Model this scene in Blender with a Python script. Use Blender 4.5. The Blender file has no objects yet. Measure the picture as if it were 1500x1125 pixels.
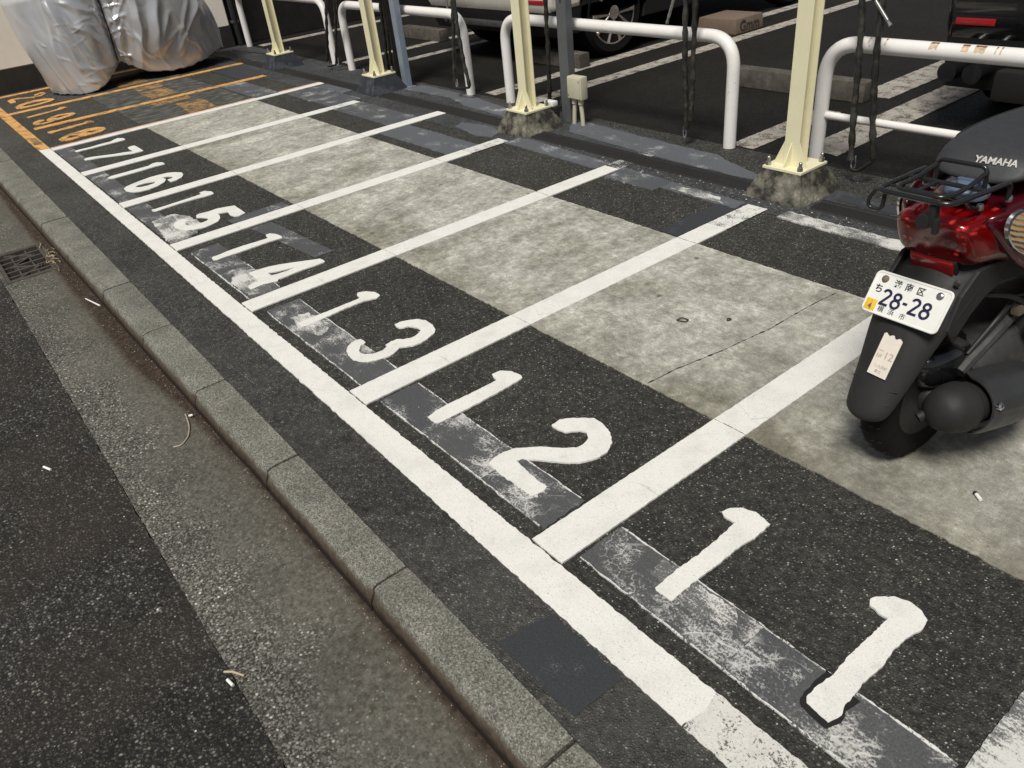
import bpy, bmesh, math, random
from mathutils import Vector, Matrix, noise
from math import sin, cos, pi, radians

S = bpy.context.scene
COL = S.collection

# ------------------------------------------------------------------ camera
cam_d = bpy.data.cameras.new("camera")
cam_d.sensor_width = 36.0
cam_d.lens = 36.0 * 1124.2158 / 1500.0
cam_d.clip_start = 0.02
cam_d.clip_end = 200.0
cam = bpy.data.objects.new("camera", cam_d)
COL.objects.link(cam)
_r = Vector((0.6209430740549111, 0.7775904699127826, -0.09890783530163394))
_d = Vector((0.3799903494935162, -0.4089723953592681, -0.8296679541394243))
_f = Vector((-0.6855924686539612, 0.4775925469842681, -0.5494254508029701))
_m = Matrix((_r, -_d, -_f)).transposed().to_4x4()
_m.translation = Vector((1.18269, -0.82818, 1.44630))
cam.matrix_world = _m
S.camera = cam

# ------------------------------------------------------------------ sky, sun, exposure
SUN_EL, SUN_AZ = radians(58), radians(150)       # azimuth clockwise from +Y
w = bpy.data.worlds.new("World")
S.world = w
w.use_nodes = True
wn = w.node_tree
sky = wn.nodes.new("ShaderNodeTexSky")
sky.sky_type = 'NISHITA'
sky.sun_disc = False
sky.sun_elevation = SUN_EL
sky.sun_rotation = SUN_AZ
hs = wn.nodes.new("ShaderNodeHueSaturation")     # town-lit night sky: far less blue than a clear day's
hs.inputs["Saturation"].default_value = 0.4
wn.links.new(sky.outputs[0], hs.inputs["Color"])
wn.links.new(hs.outputs[0], wn.nodes["Background"].inputs[0])
wn.nodes["Background"].inputs[1].default_value = 0.05
sun_d = bpy.data.lights.new("sun", 'SUN')
sun_d.energy = 3.7
sun_d.angle = radians(18)
sun_d.color = (1.0, 0.968, 0.905)
sun = bpy.data.objects.new("sun", sun_d)
COL.objects.link(sun)
_sd = Vector((sin(SUN_AZ) * cos(SUN_EL), cos(SUN_AZ) * cos(SUN_EL), sin(SUN_EL)))
sun.rotation_euler = _sd.to_track_quat('Z', 'Y').to_euler()
sun.location = _sd * 12
S.view_settings.view_transform = 'Standard'
S.view_settings.look = 'None'
S.view_settings.exposure = 0.0
S.view_settings.gamma = 1.0

rnd = random.Random(7)

# ------------------------------------------------------------------ material helpers
class NT:
    def __init__(s, name):
        s.m = bpy.data.materials.new(name)
        s.m.use_nodes = True
        s.t = s.m.node_tree
        s.b = s.t.nodes["Principled BSDF"]
        s.co = s.t.nodes.new("ShaderNodeTexCoord").outputs["Object"]
    def n(s, typ, **kw):
        x = s.t.nodes.new(typ)
        for k, v in kw.items():
            setattr(x, k, v)
        return x
    def L(s, a, b):
        s.t.links.new(a, b)
    def put(s, sock, v):
        if isinstance(v, (int, float)):
            sock.default_value = v
        elif isinstance(v, (tuple, list)):
            sock.default_value = (*v, 1.0) if len(v) == 3 and sock.type == 'RGBA' else v
        else:
            s.L(v, sock)
    def map(s, scale=(1, 1, 1), rot=(0, 0, 0), loc=(0, 0, 0), src=None):
        x = s.n("ShaderNodeMapping")
        s.L(src or s.co, x.inputs[0])
        x.inputs[1].default_value = loc
        x.inputs[2].default_value = rot
        x.inputs[3].default_value = scale
        return x.outputs[0]
    def noise(s, scale, detail=4, rough=0.55, vec=None, dist=0.0):
        x = s.n("ShaderNodeTexNoise")
        s.L(vec or s.co, x.inputs["Vector"])
        x.inputs["Scale"].default_value = scale
        x.inputs["Detail"].default_value = detail
        x.inputs["Roughness"].default_value = rough
        x.inputs["Distortion"].default_value = dist
        return x.outputs["Fac"]
    def vor(s, scale, feature='F1', vec=None, rand=1.0):
        x = s.n("ShaderNodeTexVoronoi", feature=feature)
        s.L(vec or s.co, x.inputs["Vector"])
        x.inputs["Scale"].default_value = scale
        x.inputs["Randomness"].default_value = rand
        return x
    def ramp(s, fac, stops, interp='LINEAR'):
        x = s.n("ShaderNodeValToRGB")
        x.color_ramp.interpolation = interp
        e = x.color_ramp.elements
        while len(e) < len(stops):
            e.new(0.5)
        for i, (p, c) in enumerate(stops):
            e[i].position = p
            e[i].color = (c, c, c, 1) if isinstance(c, (int, float)) else (*c, 1)
        s.put(x.inputs[0], fac)
        return x.outputs[0]
    def mix(s, fac, a, b, mode='MIX'):
        x = s.n("ShaderNodeMix", data_type='RGBA', blend_type=mode)
        s.put(x.inputs[0], fac)
        s.put(x.inputs[6], a)
        s.put(x.inputs[7], b)
        return x.outputs[2]
    def math(s, op, a, b=0.0, clamp=False):
        x = s.n("ShaderNodeMath", operation=op, use_clamp=clamp)
        s.put(x.inputs[0], a)
        s.put(x.inputs[1], b)
        return x.outputs[0]
    def bump(s, h, strength=0.5, dist=0.01, prev=None):
        x = s.n("ShaderNodeBump")
        x.inputs["Strength"].default_value = strength
        x.inputs["Distance"].default_value = dist
        s.L(h, x.inputs["Height"])
        if prev:
            s.L(prev, x.inputs["Normal"])
        return x.outputs[0]
    def out(s, color=None, rough=None, metal=None, normal=None, spec=None, coat=None):
        if color is not None: s.put(s.b.inputs["Base Color"], color)
        if rough is not None: s.put(s.b.inputs["Roughness"], rough)
        if metal is not None: s.put(s.b.inputs["Metallic"], metal)
        if normal is not None: s.L(normal, s.b.inputs["Normal"])
        if spec is not None: s.put(s.b.inputs["Specular IOR Level"], spec)
        if coat is not None:
            s.b.inputs["Coat Weight"].default_value = coat
            s.b.inputs["Coat Roughness"].default_value = 0.06
        return s.m

def sep(N, col):
    x = N.n("ShaderNodeSeparateColor")
    N.L(col, x.inputs[0])
    return x.outputs

def asphalt(name, binder, stone, bright, scale=135, frac=0.05, tint=None, var=0.5, stones=0.6):
    """dark binder with coloured stones of about 1/scale metres, a few of them pale"""
    N = NT(name)
    wob = N.noise(scale * .6, 2)
    vm = N.n("ShaderNodeVectorMath", operation='MULTIPLY_ADD')
    N.L(wob, vm.inputs[0]); vm.inputs[1].default_value = (.008, .008, 0); N.L(N.co, vm.inputs[2])
    v = N.vor(scale, vec=vm.outputs[0])
    r, g, b = sep(N, v.outputs["Color"])[:3]
    body = N.ramp(r, [(0, [c * .5 for c in stone]), (.45, stone), (.75, [c * 1.8 for c in stone]), (.92, [c * 3.2 for c in stone]), (1, [c * 4.6 for c in stone])])
    inside = N.ramp(v.outputs["Distance"], [(.18, 1), (.55, 0)])
    keep = N.ramp(g, [(1 - stones - .1, 0), (1 - stones + .1, 1)])
    col = N.mix(N.math('MULTIPLY', inside, keep), binder, body)
    # finer grit between the stones
    v3 = N.vor(scale * 2.3)
    c3 = sep(N, v3.outputs["Color"])
    grit = N.math('MULTIPLY', N.ramp(c3[0], [(.55, 0), (.95, 1)]), N.ramp(v3.outputs["Distance"], [(.2, 1), (.5, 0)]))
    col = N.mix(N.math('MULTIPLY', grit, .7), col, [c * 2.6 for c in stone])
    # a few pale stones of uneven size and brightness
    lum = N.mix(r, [c * .35 for c in bright], bright)
    pale = N.math('MULTIPLY', N.ramp(b, [(1 - frac - .01, 0), (1 - frac, 1)]), N.ramp(v.outputs["Distance"], [(.05, 1), (.33, 0)]))
    col = N.mix(pale, col, lum)
    v2 = N.vor(scale * .5)
    c2 = sep(N, v2.outputs["Color"])
    chip = N.math('MULTIPLY', N.ramp(c2[0], [(.975, 0), (.98, 1)]), N.ramp(N.math('ADD', v2.outputs["Distance"], N.math('MULTIPLY', N.noise(scale * 2, 2), .12)), [(.14, 1), (.24, 0)]))
    col = N.mix(chip, col, N.mix(c2[1], [c * .3 for c in bright], bright))
    big = N.noise(1.7, 5, .62)
    med = N.noise(14, 5, .7)
    clump = N.noise(52, 4, .75)
    col = N.mix(1.0, col, N.ramp(big, [(.25, 1 - var * .6), (.75, 1 + var * .6)]), 'MULTIPLY')
    col = N.mix(1.0, col, N.ramp(med, [(.3, .72), (.7, 1.32)]), 'MULTIPLY')
    col = N.mix(1.0, col, N.ramp(clump, [(.32, .5), (.5, .95), (.68, 1.75)]), 'MULTIPLY')
    if tint:
        col = N.mix(N.math('MULTIPLY', N.ramp(N.noise(2.6, 4, .6), [(.45, 0), (.7, 1)]), .5), col, tint, 'MIX')
    h = N.math('ADD', N.math('MULTIPLY', inside, keep), N.math('MULTIPLY', N.noise(scale * 2.2, 3), .5))
    nb = N.bump(h, .8, .003)
    return N.out(col, N.ramp(N.noise(60, 3), [(.3, .55), (.7, .85)]), 0, nb, .28)

M = {}
M['lot'] = asphalt("lot_asphalt", (.0315, .030, .0255), (.049, .047, .0405), (.62, .60, .55), 150, .042, None, .45, .85)
M['verge'] = asphalt("verge_asphalt", (.036, .0345, .0305), (.062, .0595, .0525), (.50, .49, .46), 165, .05, (.078, .075, .067), .6, .85)
M['road'] = asphalt("road_asphalt", (.0165, .015, .013), (.056, .052, .045), (.75, .72, .65), 108, .065, (.040, .031, .024), .5, .85)
M['carpark'] = asphalt("carpark_asphalt", (.0072, .0060, .0048), (.0125, .0105, .0085), (.13, .12, .10), 150, .025, (.017, .0138, .0100), .5, .7)  # darker asphalt, with the car park's shade put into the colour too
M['apron'] = asphalt("apron_asphalt", (.036, .0365, .037), (.056, .058, .06), (.55, .56, .56), 140, .06, (.085, .09, .098), .6, .75)

def concrete():
    N = NT("slab_concrete")
    a = N.noise(5, 6, .7)
    st = N.noise(24, 10, .86, N.map((1, .75, 1), (0, 0, .4)))
    sq = N.noise(38, 5, .75, N.map((.5, 1.3, 1), (0, 0, radians(62)), (2, 1, 0)), 1.1)
    brush = N.noise(5.5, 6, .72, N.map((1, .6, 1), (0, 0, .9), (4, 2, 0)))
    fine = N.noise(300, 3, .8)
    k = N.math('ADD', N.math('ADD', N.math('MULTIPLY', st, .46), N.math('MULTIPLY', sq, .26)), N.math('MULTIPLY', brush, .28))
    base = N.ramp(k, [(.37, (.17, .165, .135)), (.45, (.29, .283, .242)), (.51, (.405, .397, .345)), (.56, (.55, .542, .485)), (.62, (.78, .775, .715))])
    col = N.mix(1.0, base, N.ramp(a, [(.3, .74), (.7, 1.16)]), 'MULTIPLY')
    col = N.mix(1.0, col, N.ramp(fine, [(.3, .62), (.7, 1.38)]), 'MULTIPLY')
    v = N.vor(95)
    sp = N.math('MULTIPLY', N.ramp(sep(N, v.outputs["Color"])[0], [(.93, 0), (.94, 1)]), N.ramp(v.outputs["Distance"], [(.15, 1), (.3, 0)]))
    col = N.mix(N.math('MULTIPLY', sp, .6), col, (.06, .055, .045))
    # trodden, greasier toward the first bays; also paints the far bays' light pool
    sx = N.n("ShaderNodeSeparateXYZ"); N.L(N.co, sx.inputs[0])
    gr = N.math('ADD', N.math('MULTIPLY', sx.outputs[0], .30), N.math('MULTIPLY', N.noise(1.6, 5, .65), 1.1))
    dirt = N.ramp(gr, [(.0, .0), (.42, .0), (.85, .68)])  # grease, and the far bays' light pool, in one mask
    col = N.mix(dirt, col, N.mix(st, (.10, .09, .07), (.27, .25, .205)))
    yb = N.math('ADD', sx.outputs[1], N.math('MULTIPLY', N.math('SUBTRACT', N.noise(3.2, 5, .7), .5), .9))
    ed = N.ramp(yb, [(.70, .55), (1.0, 0)])
    col = N.mix(ed, col, N.mix(1.0, col, (.66, .635, .56), 'MULTIPLY'))
    st2 = N.ramp(N.noise(2.3, 6, .72, N.map((1, .8, 1), (0, 0, 0), (7.3, 2.2, 0))), [(.50, 0), (.62, .8)])
    col = N.mix(st2, col, N.mix(1.0, col, (.66, .645, .59), 'MULTIPLY'))
    v3 = N.vor(9)
    spot = N.math('MULTIPLY', N.ramp(sep(N, v3.outputs["Color"])[0], [(.80, 0), (.82, 1)]), N.ramp(N.math('ADD', v3.outputs["Distance"], N.math('MULTIPLY', N.noise(60, 3), .16)), [(.15, .75), (.24, 0)]))
    col = N.mix(spot, col, (.085, .078, .062))
    pale = N.ramp(N.noise(3.1, 5, .7, N.map((1, 1, 1), (0, 0, 0), (1.3, 8.2, 0))), [(.53, 0), (.68, .65)])
    col = N.mix(pale, col, N.mix(1.0, col, (1.45, 1.45, 1.42), 'MULTIPLY'))
    nb = N.bump(N.math('ADD', st, N.math('MULTIPLY', fine, .5)), .35, .003)
    return N.out(col, .8, 0, nb, .3)
M['slab'] = concrete()

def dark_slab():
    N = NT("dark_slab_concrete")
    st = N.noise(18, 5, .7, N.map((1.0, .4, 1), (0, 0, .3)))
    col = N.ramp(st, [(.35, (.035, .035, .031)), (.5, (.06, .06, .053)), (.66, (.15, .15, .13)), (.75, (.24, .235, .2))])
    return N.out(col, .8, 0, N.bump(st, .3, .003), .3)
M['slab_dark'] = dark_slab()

def gutter():
    N = NT("gutter_concrete")
    v = N.vor(100)
    r, g, b = sep(N, v.outputs["Color"])[:3]
    v2 = N.vor(210)
    r2 = sep(N, v2.outputs["Color"])[0]
    sx = N.n("ShaderNodeSeparateXYZ"); N.L(N.co, sx.inputs[0])
    y = sx.outputs[1]
    nz = N.math('SUBTRACT', N.noise(5, 5, .68), .5)
    z = N.math('ADD', N.math('MULTIPLY', N.math('ADD', y, .50), -4.5), N.math('MULTIPLY', nz, 2.6))
    zone = N.ramp(z, [(.1, 0), (.95, 1)])
    stone = N.ramp(r, [(0, (.03, .028, .023)), (.3, (.085, .08, .066)), (.62, (.19, .18, .152)), (.85, (.38, .365, .32)), (1, (.66, .65, .59))])
    grit = N.ramp(r2, [(0, (.03, .028, .024)), (.5, (.075, .07, .058)), (1, (.24, .23, .2))])
    ins = N.ramp(v.outputs["Distance"], [(.2, 1), (.5, .0)])
    rough = N.mix(N.math('MULTIPLY', ins, N.ramp(g, [(.2, 0), (.4, 1)])), grit, stone)
    smooth = N.mix(N.ramp(N.noise(70, 4, .7), [(.35, 0), (.65, 1)]), (.062, .058, .047), (.15, .142, .118))
    smooth = N.mix(N.math('MULTIPLY', N.ramp(b, [(.8, 0), (1, .7)]), N.ramp(v.outputs["Distance"], [(.1, 1), (.4, 0)])), smooth, N.mix(r2, (.10, .095, .08), (.42, .41, .36)))
    col = N.mix(zone, smooth, rough)
    col = N.mix(1.0, col, N.ramp(N.noise(2.2, 4), [(.3, .75), (.7, 1.2)]), 'MULTIPLY')
    # brown silt lies along the kerb, a wide tongue of it farther off
    mr = N.n("ShaderNodeMapRange"); N.L(sx.outputs[0], mr.inputs[0])
    mr.inputs[1].default_value = -6; mr.inputs[2].default_value = 2
    wd = N.ramp(mr.outputs[0], [(0, .10), (.34, .105), (.5, .10), (.56, .05), (.64, .018), (1, .008)])
    d = N.math('SUBTRACT', N.math('ADD', N.math('ADD', y, .408), wd), N.math('MULTIPLY', N.math('SUBTRACT', N.noise(22, 5, .75), .5), .055))
    dm = N.n("ShaderNodeMapRange"); N.L(d, dm.inputs[0]); dm.inputs[1].default_value = -.012; dm.inputs[2].default_value = .016
    silt = N.mix(N.ramp(N.noise(45, 5, .75), [(.35, 0), (.65, 1)]), (.017, .0115, .008), (.062, .044, .029))
    silt = N.mix(N.math('MULTIPLY', N.ramp(r2, [(.93, 0), (.95, 1)]), N.ramp(v2.outputs["Distance"], [(.2, 1), (.4, 0)])), silt, (.36, .29, .21))
    stain = N.n("ShaderNodeMapRange"); N.L(d, stain.inputs[0]); stain.inputs[1].default_value = -.075; stain.inputs[2].default_value = .01
    col = N.mix(N.math('MULTIPLY', stain.outputs[0], .35), col, (.075, .056, .038))
    col = N.mix(dm.outputs[0], col, silt)
    nb = N.bump(N.math('ADD', N.math('MULTIPLY', ins, zone), N.math('MULTIPLY', N.noise(200, 3), .4)), .7, .003)
    return N.out(col, .85, 0, nb, .3)
M['gutter'] = gutter()

def kerbmat():
    N = NT("kerb_concrete")
    f = N.noise(190, 3, .75)
    v = N.vor(290)
    r = sep(N, v.outputs["Color"])[0]
    col = N.ramp(r, [(0, (.085, .080, .066)), (.3, (.158, .150, .126)), (.75, (.225, .217, .185)), (1, (.34, .332, .29))])
    col = N.mix(1.0, col, N.ramp(N.noise(5, 5, .65), [(.3, .62), (.7, 1.12)]), 'MULTIPLY')
    g = N.n("ShaderNodeNewGeometry")
    sx = N.n("ShaderNodeSeparateXYZ"); N.L(g.outputs["True Normal"], sx.inputs[0])
    sp = N.n("ShaderNodeSeparateXYZ"); N.L(N.co, sp.inputs[0])
    # brown road dirt clings to the lower road-side face (height based, ragged edge)
    hh = N.math('ADD', N.math('MULTIPLY', sp.outputs[2], 40), N.math('MULTIPLY', N.math('SUBTRACT', N.noise(40, 4, .7), .5), 1.6))
    dirt = N.ramp(hh, [(0, 1), (.01, 1)])
    dr = N.n("ShaderNodeMapRange"); N.L(hh, dr.inputs[0])
    dr.inputs[1].default_value = -1.1; dr.inputs[2].default_value = -.35; dr.inputs[3].default_value = 1; dr.inputs[4].default_value = 0
    brown = N.mix(N.noise(60, 3), (.04, .031, .022), (.135, .102, .070))
    col = N.mix(dr.outputs[0], col, brown)
    d2 = N.n("ShaderNodeMapRange"); N.L(hh, d2.inputs[0])
    d2.inputs[1].default_value = -2.4; d2.inputs[2].default_value = -1.3; d2.inputs[3].default_value = 1; d2.inputs[4].default_value = 0
    col = N.mix(d2.outputs[0], col, (.016, .0105, .007))
    return N.out(col, .85, 0, N.bump(N.math('ADD', f, r), .5, .0015), .3)
M['kerb'] = kerbmat()

def dirtmat():
    N = NT("gutter_dirt")
    col = N.mix(N.ramp(N.noise(45, 5, .7), [(.35, 0), (.65, 1)]), (.014, .0095, .0065), (.05, .034, .022))
    v = N.vor(170)
    sp = N.math('MULTIPLY', N.ramp(sep(N, v.outputs["Color"])[1], [(.95, 0), (.96, 1)]), N.ramp(v.outputs["Distance"], [(.2, 1), (.4, 0)]))
    col = N.mix(sp, col, (.3, .24, .17))
    return N.out(col, .9, 0, N.bump(N.noise(160, 4, .7), .7, .004), .2)
M['dirt'] = dirtmat()

def paint(name, c, wear=0.0, dirt=.25, crack=True, under=(.03, .03, .029)):
    N = NT(name)
    d = N.noise(9, 5, .65)
    f = N.noise(260, 2, .6)
    col = N.mix(N.math('MULTIPLY', N.ramp(d, [(.45, 0), (.75, 1)]), dirt), c, [x * .72 for x in c])
    col = N.mix(1.0, col, N.ramp(f, [(.3, .9), (.7, 1.06)]), 'MULTIPLY')
    v = N.vor(420)
    sp = N.ramp(sep(N, v.outputs["Color"])[0], [(.972, 0), (.98, 1)])
    col = N.mix(N.math('MULTIPLY', sp, .45), col, [x * .35 for x in c])
    if crack:
        e = N.n("ShaderNodeTexVoronoi", feature='DISTANCE_TO_EDGE')
        wob = N.noise(14, 3)
        vm = N.n("ShaderNodeVectorMath", operation='MULTIPLY_ADD')
        N.L(wob, vm.inputs[0]); vm.inputs[1].default_value = (.12, .12, 0); N.L(N.co, vm.inputs[2])
        N.L(vm.outputs[0], e.inputs["Vector"]); e.inputs["Scale"].default_value = 3.3
        cr = N.math('MULTIPLY', N.ramp(e.outputs["Distance"], [(.0, 1), (.006, 0)]), N.ramp(N.noise(3, 2), [(.5, 0), (.6, .5)]))
        col = N.mix(cr, col, [x * .4 for x in c])
    if wear:
        w1 = N.math('ADD', N.math('MULTIPLY', N.noise(11, 5, .7), 1.0), N.math('MULTIPLY', N.math('SUBTRACT', N.noise(150, 3, .8), .5), 1.1))
        gone = N.ramp(w1, [(.62 - wear * .3, 0), (.70 - wear * .3, 1)])
        col = N.mix(gone, col, under)
    return N.out(col, .72, 0, N.bump(N.math('ADD', f, N.math('MULTIPLY', N.noise(45, 3), .8)), .3, .0015), .35)
M['white'] = paint("white_road_paint", (.765, .752, .705), 0, .5)
M['white_tail'] = paint("grainy_white_paint", (.66, .645, .60), .13, .5, True, (.12, .115, .105))
M['white_worn'] = paint("worn_white_paint", (.55, .55, .52), .75, .4, False, (.055, .055, .052))
M['white_half'] = paint("half_worn_white_paint", (.72, .71, .67), .22, .4, False, (.10, .10, .096))
M['orange'] = paint("orange_road_paint", (.70, .375, .12), .26, .7, False, (.10, .06, .03))
M['orange_worn'] = paint("worn_orange_paint", (.40, .23, .075), .55, .5, False, (.07, .062, .05))
M['cp_white'] = paint("carpark_line_paint", (.42, .385, .335), .33, .6, False, (.07, .06, .05))  # worn beige lines, their dimmer light also put into the colour
M['pinkwhite'] = paint("orange_under_paint", (.62, .37, .24), .1, .5, False)

def scraped(name, grey, chalk, amount, seed=0.0, crk=.8):
    """grey blackout paint that has been scraped, chalky white showing in scratches, cracks and spots"""
    N = NT(name)
    co = N.map((1, 1, 1), (0, 0, 0), (seed, seed * .7, 0))
    zone = N.noise(5.5, 3, .6, co)
    fine = N.noise(170, 5, .85, co)
    scr = N.noise(60, 4, .7, N.map((.35, 1.6, 1), (0, 0, .25), (seed, 0, 0)))
    k = N.math('ADD', N.math('MULTIPLY', N.math('ADD', N.math('MULTIPLY', N.math('SUBTRACT', fine, .5), 1.5), .5), .6), N.math('MULTIPLY', scr, .4))
    k = N.math('ADD', k, N.math('MULTIPLY', N.math('SUBTRACT', zone, .5), .85))
    white = N.ramp(k, [(.66 - amount * .25, 0), (.78 - amount * .25, 1)])
    e = N.n("ShaderNodeTexVoronoi", feature='DISTANCE_TO_EDGE')
    vm = N.n("ShaderNodeVectorMath", operation='MULTIPLY_ADD')
    N.L(N.noise(24, 4), vm.inputs[0]); vm.inputs[1].default_value = (.09, .09, 0); N.L(co, vm.inputs[2])
    N.L(vm.outputs[0], e.inputs["Vector"]); e.inputs["Scale"].default_value = 13
    cr = N.math('MULTIPLY', N.ramp(e.outputs["Distance"], [(.008, 1), (.03, 0)]), N.ramp(zone, [(.45, 0), (.6, crk)]))
    g = N.mix(1.0, grey, N.ramp(N.noise(200, 3, .7), [(.3, .75), (.7, 1.3)]), 'MULTIPLY')
    col = N.mix(N.math('MULTIPLY', white, .8), g, chalk)
    col = N.mix(cr, col, chalk)
    return N.out(col, .6, 0, N.bump(N.noise(170, 3), .3, .002), .4)
M['patch_a'] = scraped("scraped_grey_paint", (.080, .081, .082), (.62, .61, .57), .42, 0.0)
M['patch_b'] = scraped("scraped_grey_paint_light", (.082, .083, .084), (.62, .61, .57), .52, 3.7)
M['patch_c'] = scraped("grey_blackout_paint", (.074, .0755, .078), (.6, .6, .57), .33, 9.1, .5)
M['patch_blue'] = scraped("blue_grey_blackout_paint", (.036, .038, .042), (.2, .2, .2), -.12, 5.0, 0)
M['chalk'] = scraped("chalky_residue", (.12, .12, .115), (.76, .75, .70), .95, 2.0, .2)
M['apron_blue'] = scraped("grey_apron_paint_blue_sheen", (.098, .104, .115), (.52, .53, .54), .16, 1.3, 0)  # grey paint with the lamps' bluish sheen put into its colour
M['apron_mid'] = scraped("grey_apron_paint", (.078, .082, .088), (.55, .55, .54), .32, 6.2, 0)

def plain(name, c, rough=.5, metal=0.0, coat=None, spec=None, var=.12, sc=14, bump=0.0):
    N = NT(name)
    col = N.mix(1.0, c, N.ramp(N.noise(sc, 5, .65), [(.3, 1 - var), (.7, 1 + var)]), 'MULTIPLY')
    nb = N.bump(N.noise(sc * 12, 3), bump, .002) if bump else None
    rg = N.ramp(N.noise(sc * 1.7, 4), [(.3, max(.03, rough - .07)), (.7, min(1, rough + .07))])
    return N.out(col, rg, metal, nb, spec, coat)
M['seal'] = plain("black_sealing", (.012, .0115, .011), .6, bump=.4, sc=20)
M['black'] = plain("black_plastic", (.014, .014, .0145), .5)
M['blackgloss'] = plain("black_gloss", (.008, .008, .0085), .18, coat=.6)
M["rubber"] = plain("tyre_rubber", (.0065, .006, .006), .75, spec=.18, bump=.3, sc=25)  # darker than real rubber: the tyre's shadow is in the colour
M['steel'] = plain("zinc_steel", (.42, .41, .39), .35, .9, var=.25, sc=40)
M['darksteel'] = plain("dark_engine_metal", (.07, .068, .066), .5, .4, var=.3, sc=25)
M['chrome'] = plain("chrome", (.75, .75, .74), .12, 1.0, var=.05)
M['rackblack'] = plain("black_powder_coat", (.013, .0135, .0135), .3, coat=.3)
M["cowl"] = plain("grey_black_cowl_plastic", (.0215, .0205, .0195), .62, spec=.35, bump=.25, sc=30)
M['shield'] = plain("satin_black_heat_shield", (.030, .030, .031), .38, coat=.15, var=.15, sc=20)
M['seat'] = plain("grey_vinyl", (.035, .036, .039), .55, bump=.35, sc=45)
M['plate_white'] = plain("plate_enamel", (.80, .79, .745), .35, var=.05, sc=30)
M['navy'] = plain("navy_lettering", (.014, .013, .05), .45, var=.05)
M['ink'] = plain("black_lettering", (.012, .012, .013), .5, var=.05)
M['yellow'] = plain("yellow_sticker", (.80, .50, .04), .45, var=.05)
M['paper'] = plain("worn_paper", (.74, .67, .58), .8, var=.06, sc=40)
M['tan_ink'] = plain("faded_print", (.42, .35, .28), .8, var=.1)
M['silverletter'] = plain("silver_lettering", (.62, .60, .55), .35, .3, var=.05)
M['greyblue'] = plain("grey_blue_plastic", (.10, .135, .20), .45, var=.08)
M['galv'] = plain("galvanised_steel", (.26, .31, .37), .5, .25, var=.15, sc=9)
M['greypost'] = plain("grey_steel_paint", (.11, .115, .12), .5, .1, var=.12)
M['channel'] = plain("dark_brown_steel", (.022, .019, .016), .55, var=.3)
M['jbox'] = plain("beige_box_plastic", (.52, .49, .36), .5, var=.08)
M['wallcream'] = plain("cream_wall_plaster", (.86, .79, .69), .85, var=.05, sc=3, bump=.2)
M['walldark'] = plain("dark_wall_base", (.020, .018, .0155), .8, var=.3, sc=8, bump=.3)
M['white_box'] = plain("white_plastic", (.75, .75, .73), .4, var=.05)
M['brownbox'] = plain("brown_moulded_box", (.16, .115, .085), .7, var=.2, sc=30, bump=.3)
M['brownink'] = plain("dark_box_relief", (.05, .036, .027), .7)
M['carwhite'] = plain("white_car_paint", (.70, .64, .56), .3, coat=.7, var=.03)
M['carblack'] = plain("black_car_paint", (.006, .006, .0065), .2, coat=1.0, var=.05)
M['carplastic'] = plain("unpainted_bumper_plastic", (.006, .006, .0062), .6, var=.1)
M['glass'] = plain("dark_car_glass", (.006, .007, .008), .08, coat=.5, var=.02)
M['redref'] = plain("red_reflector", (.30, .008, .012), .25, coat=.6, var=.2, sc=300)
M['brake_red'] = plain("dark_red_lens", (.23, .006, .006), .2, coat=.8, var=.2, sc=200)
M['alloy'] = plain("machined_alloy", (.80, .70, .64), .3, .9, var=.08)
M['butt'] = plain("cigarette_paper", (.82, .80, .75), .8, var=.05)
M['butt_filter'] = plain("cigarette_filter", (.55, .36, .2), .8)
M['ash'] = plain("burnt_tip", (.02, .018, .016), .9)
M['twig'] = plain("pale_dry_twig", (.45, .38, .27), .8)
M['leaf'] = plain("dry_brown_leaf", (.055, .04, .028), .8, var=.3)
M['straw'] = plain("dry_straw", (.40, .30, .17), .85)
M['grate'] = plain("rusty_cast_iron", (.075, .062, .053), .75, .2, var=.35, sc=30, bump=.4)
M['void'] = plain("void_black", (.006, .005, .004), .9)  # near-black colour standing for the dark in the drain and under the car

def postpaint():
    N = NT("cream_post_paint")
    col = N.mix(N.ramp(N.noise(7, 4, .6), [(.4, 0), (.75, .5)]), (.78, .73, .50), (.66, .61, .42))
    v = N.noise(60, 4, .75)
    col = N.mix(N.ramp(v, [(.71, 0), (.74, .7)]), col, (.28, .17, .06))
    return N.out(col, .42, 0, N.bump(N.noise(30, 3), .12, .002), .5)
M['post'] = postpaint()

def railpaint():
    N = NT("white_rail_paint")
    col = N.mix(N.ramp(N.noise(11, 4, .6), [(.4, 0), (.75, .45)]), (.82, .79, .76), (.72, .67, .62))
    rs = N.math('ADD', N.math('MULTIPLY', N.noise(55, 5, .75, N.map((.5, 1, 1))), .7), N.math('MULTIPLY', N.noise(3.0, 2), .3))
    col = N.mix(N.ramp(rs, [(.612, 0), (.64, .75)]), col, (.40, .24, .1))
    return N.out(col, .35, 0, None, .5)
M['rail'] = railpaint()

def plinthmat(dark):
    N = NT("dark_plinth_coating" if dark else "stained_plinth_concrete")
    k = N.noise(9, 6, .72)
    if dark:
        col = N.mix(N.ramp(k, [(.5, 0), (.7, 1)]), (.026, .029, .035), (.075, .082, .095))
    else:
        col = N.ramp(k, [(.40, (.022, .021, .018)), (.46, (.05, .046, .037)), (.52, (.115, .107, .083)), (.62, (.19, .178, .14)), (.72, (.42, .40, .32))])
    return N.out(col, .8, 0, N.bump(N.noise(40, 5, .7), .3, .003), .3)
M['plinth_dark'] = plinthmat(True)
M['plinth'] = plinthmat(False)

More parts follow.
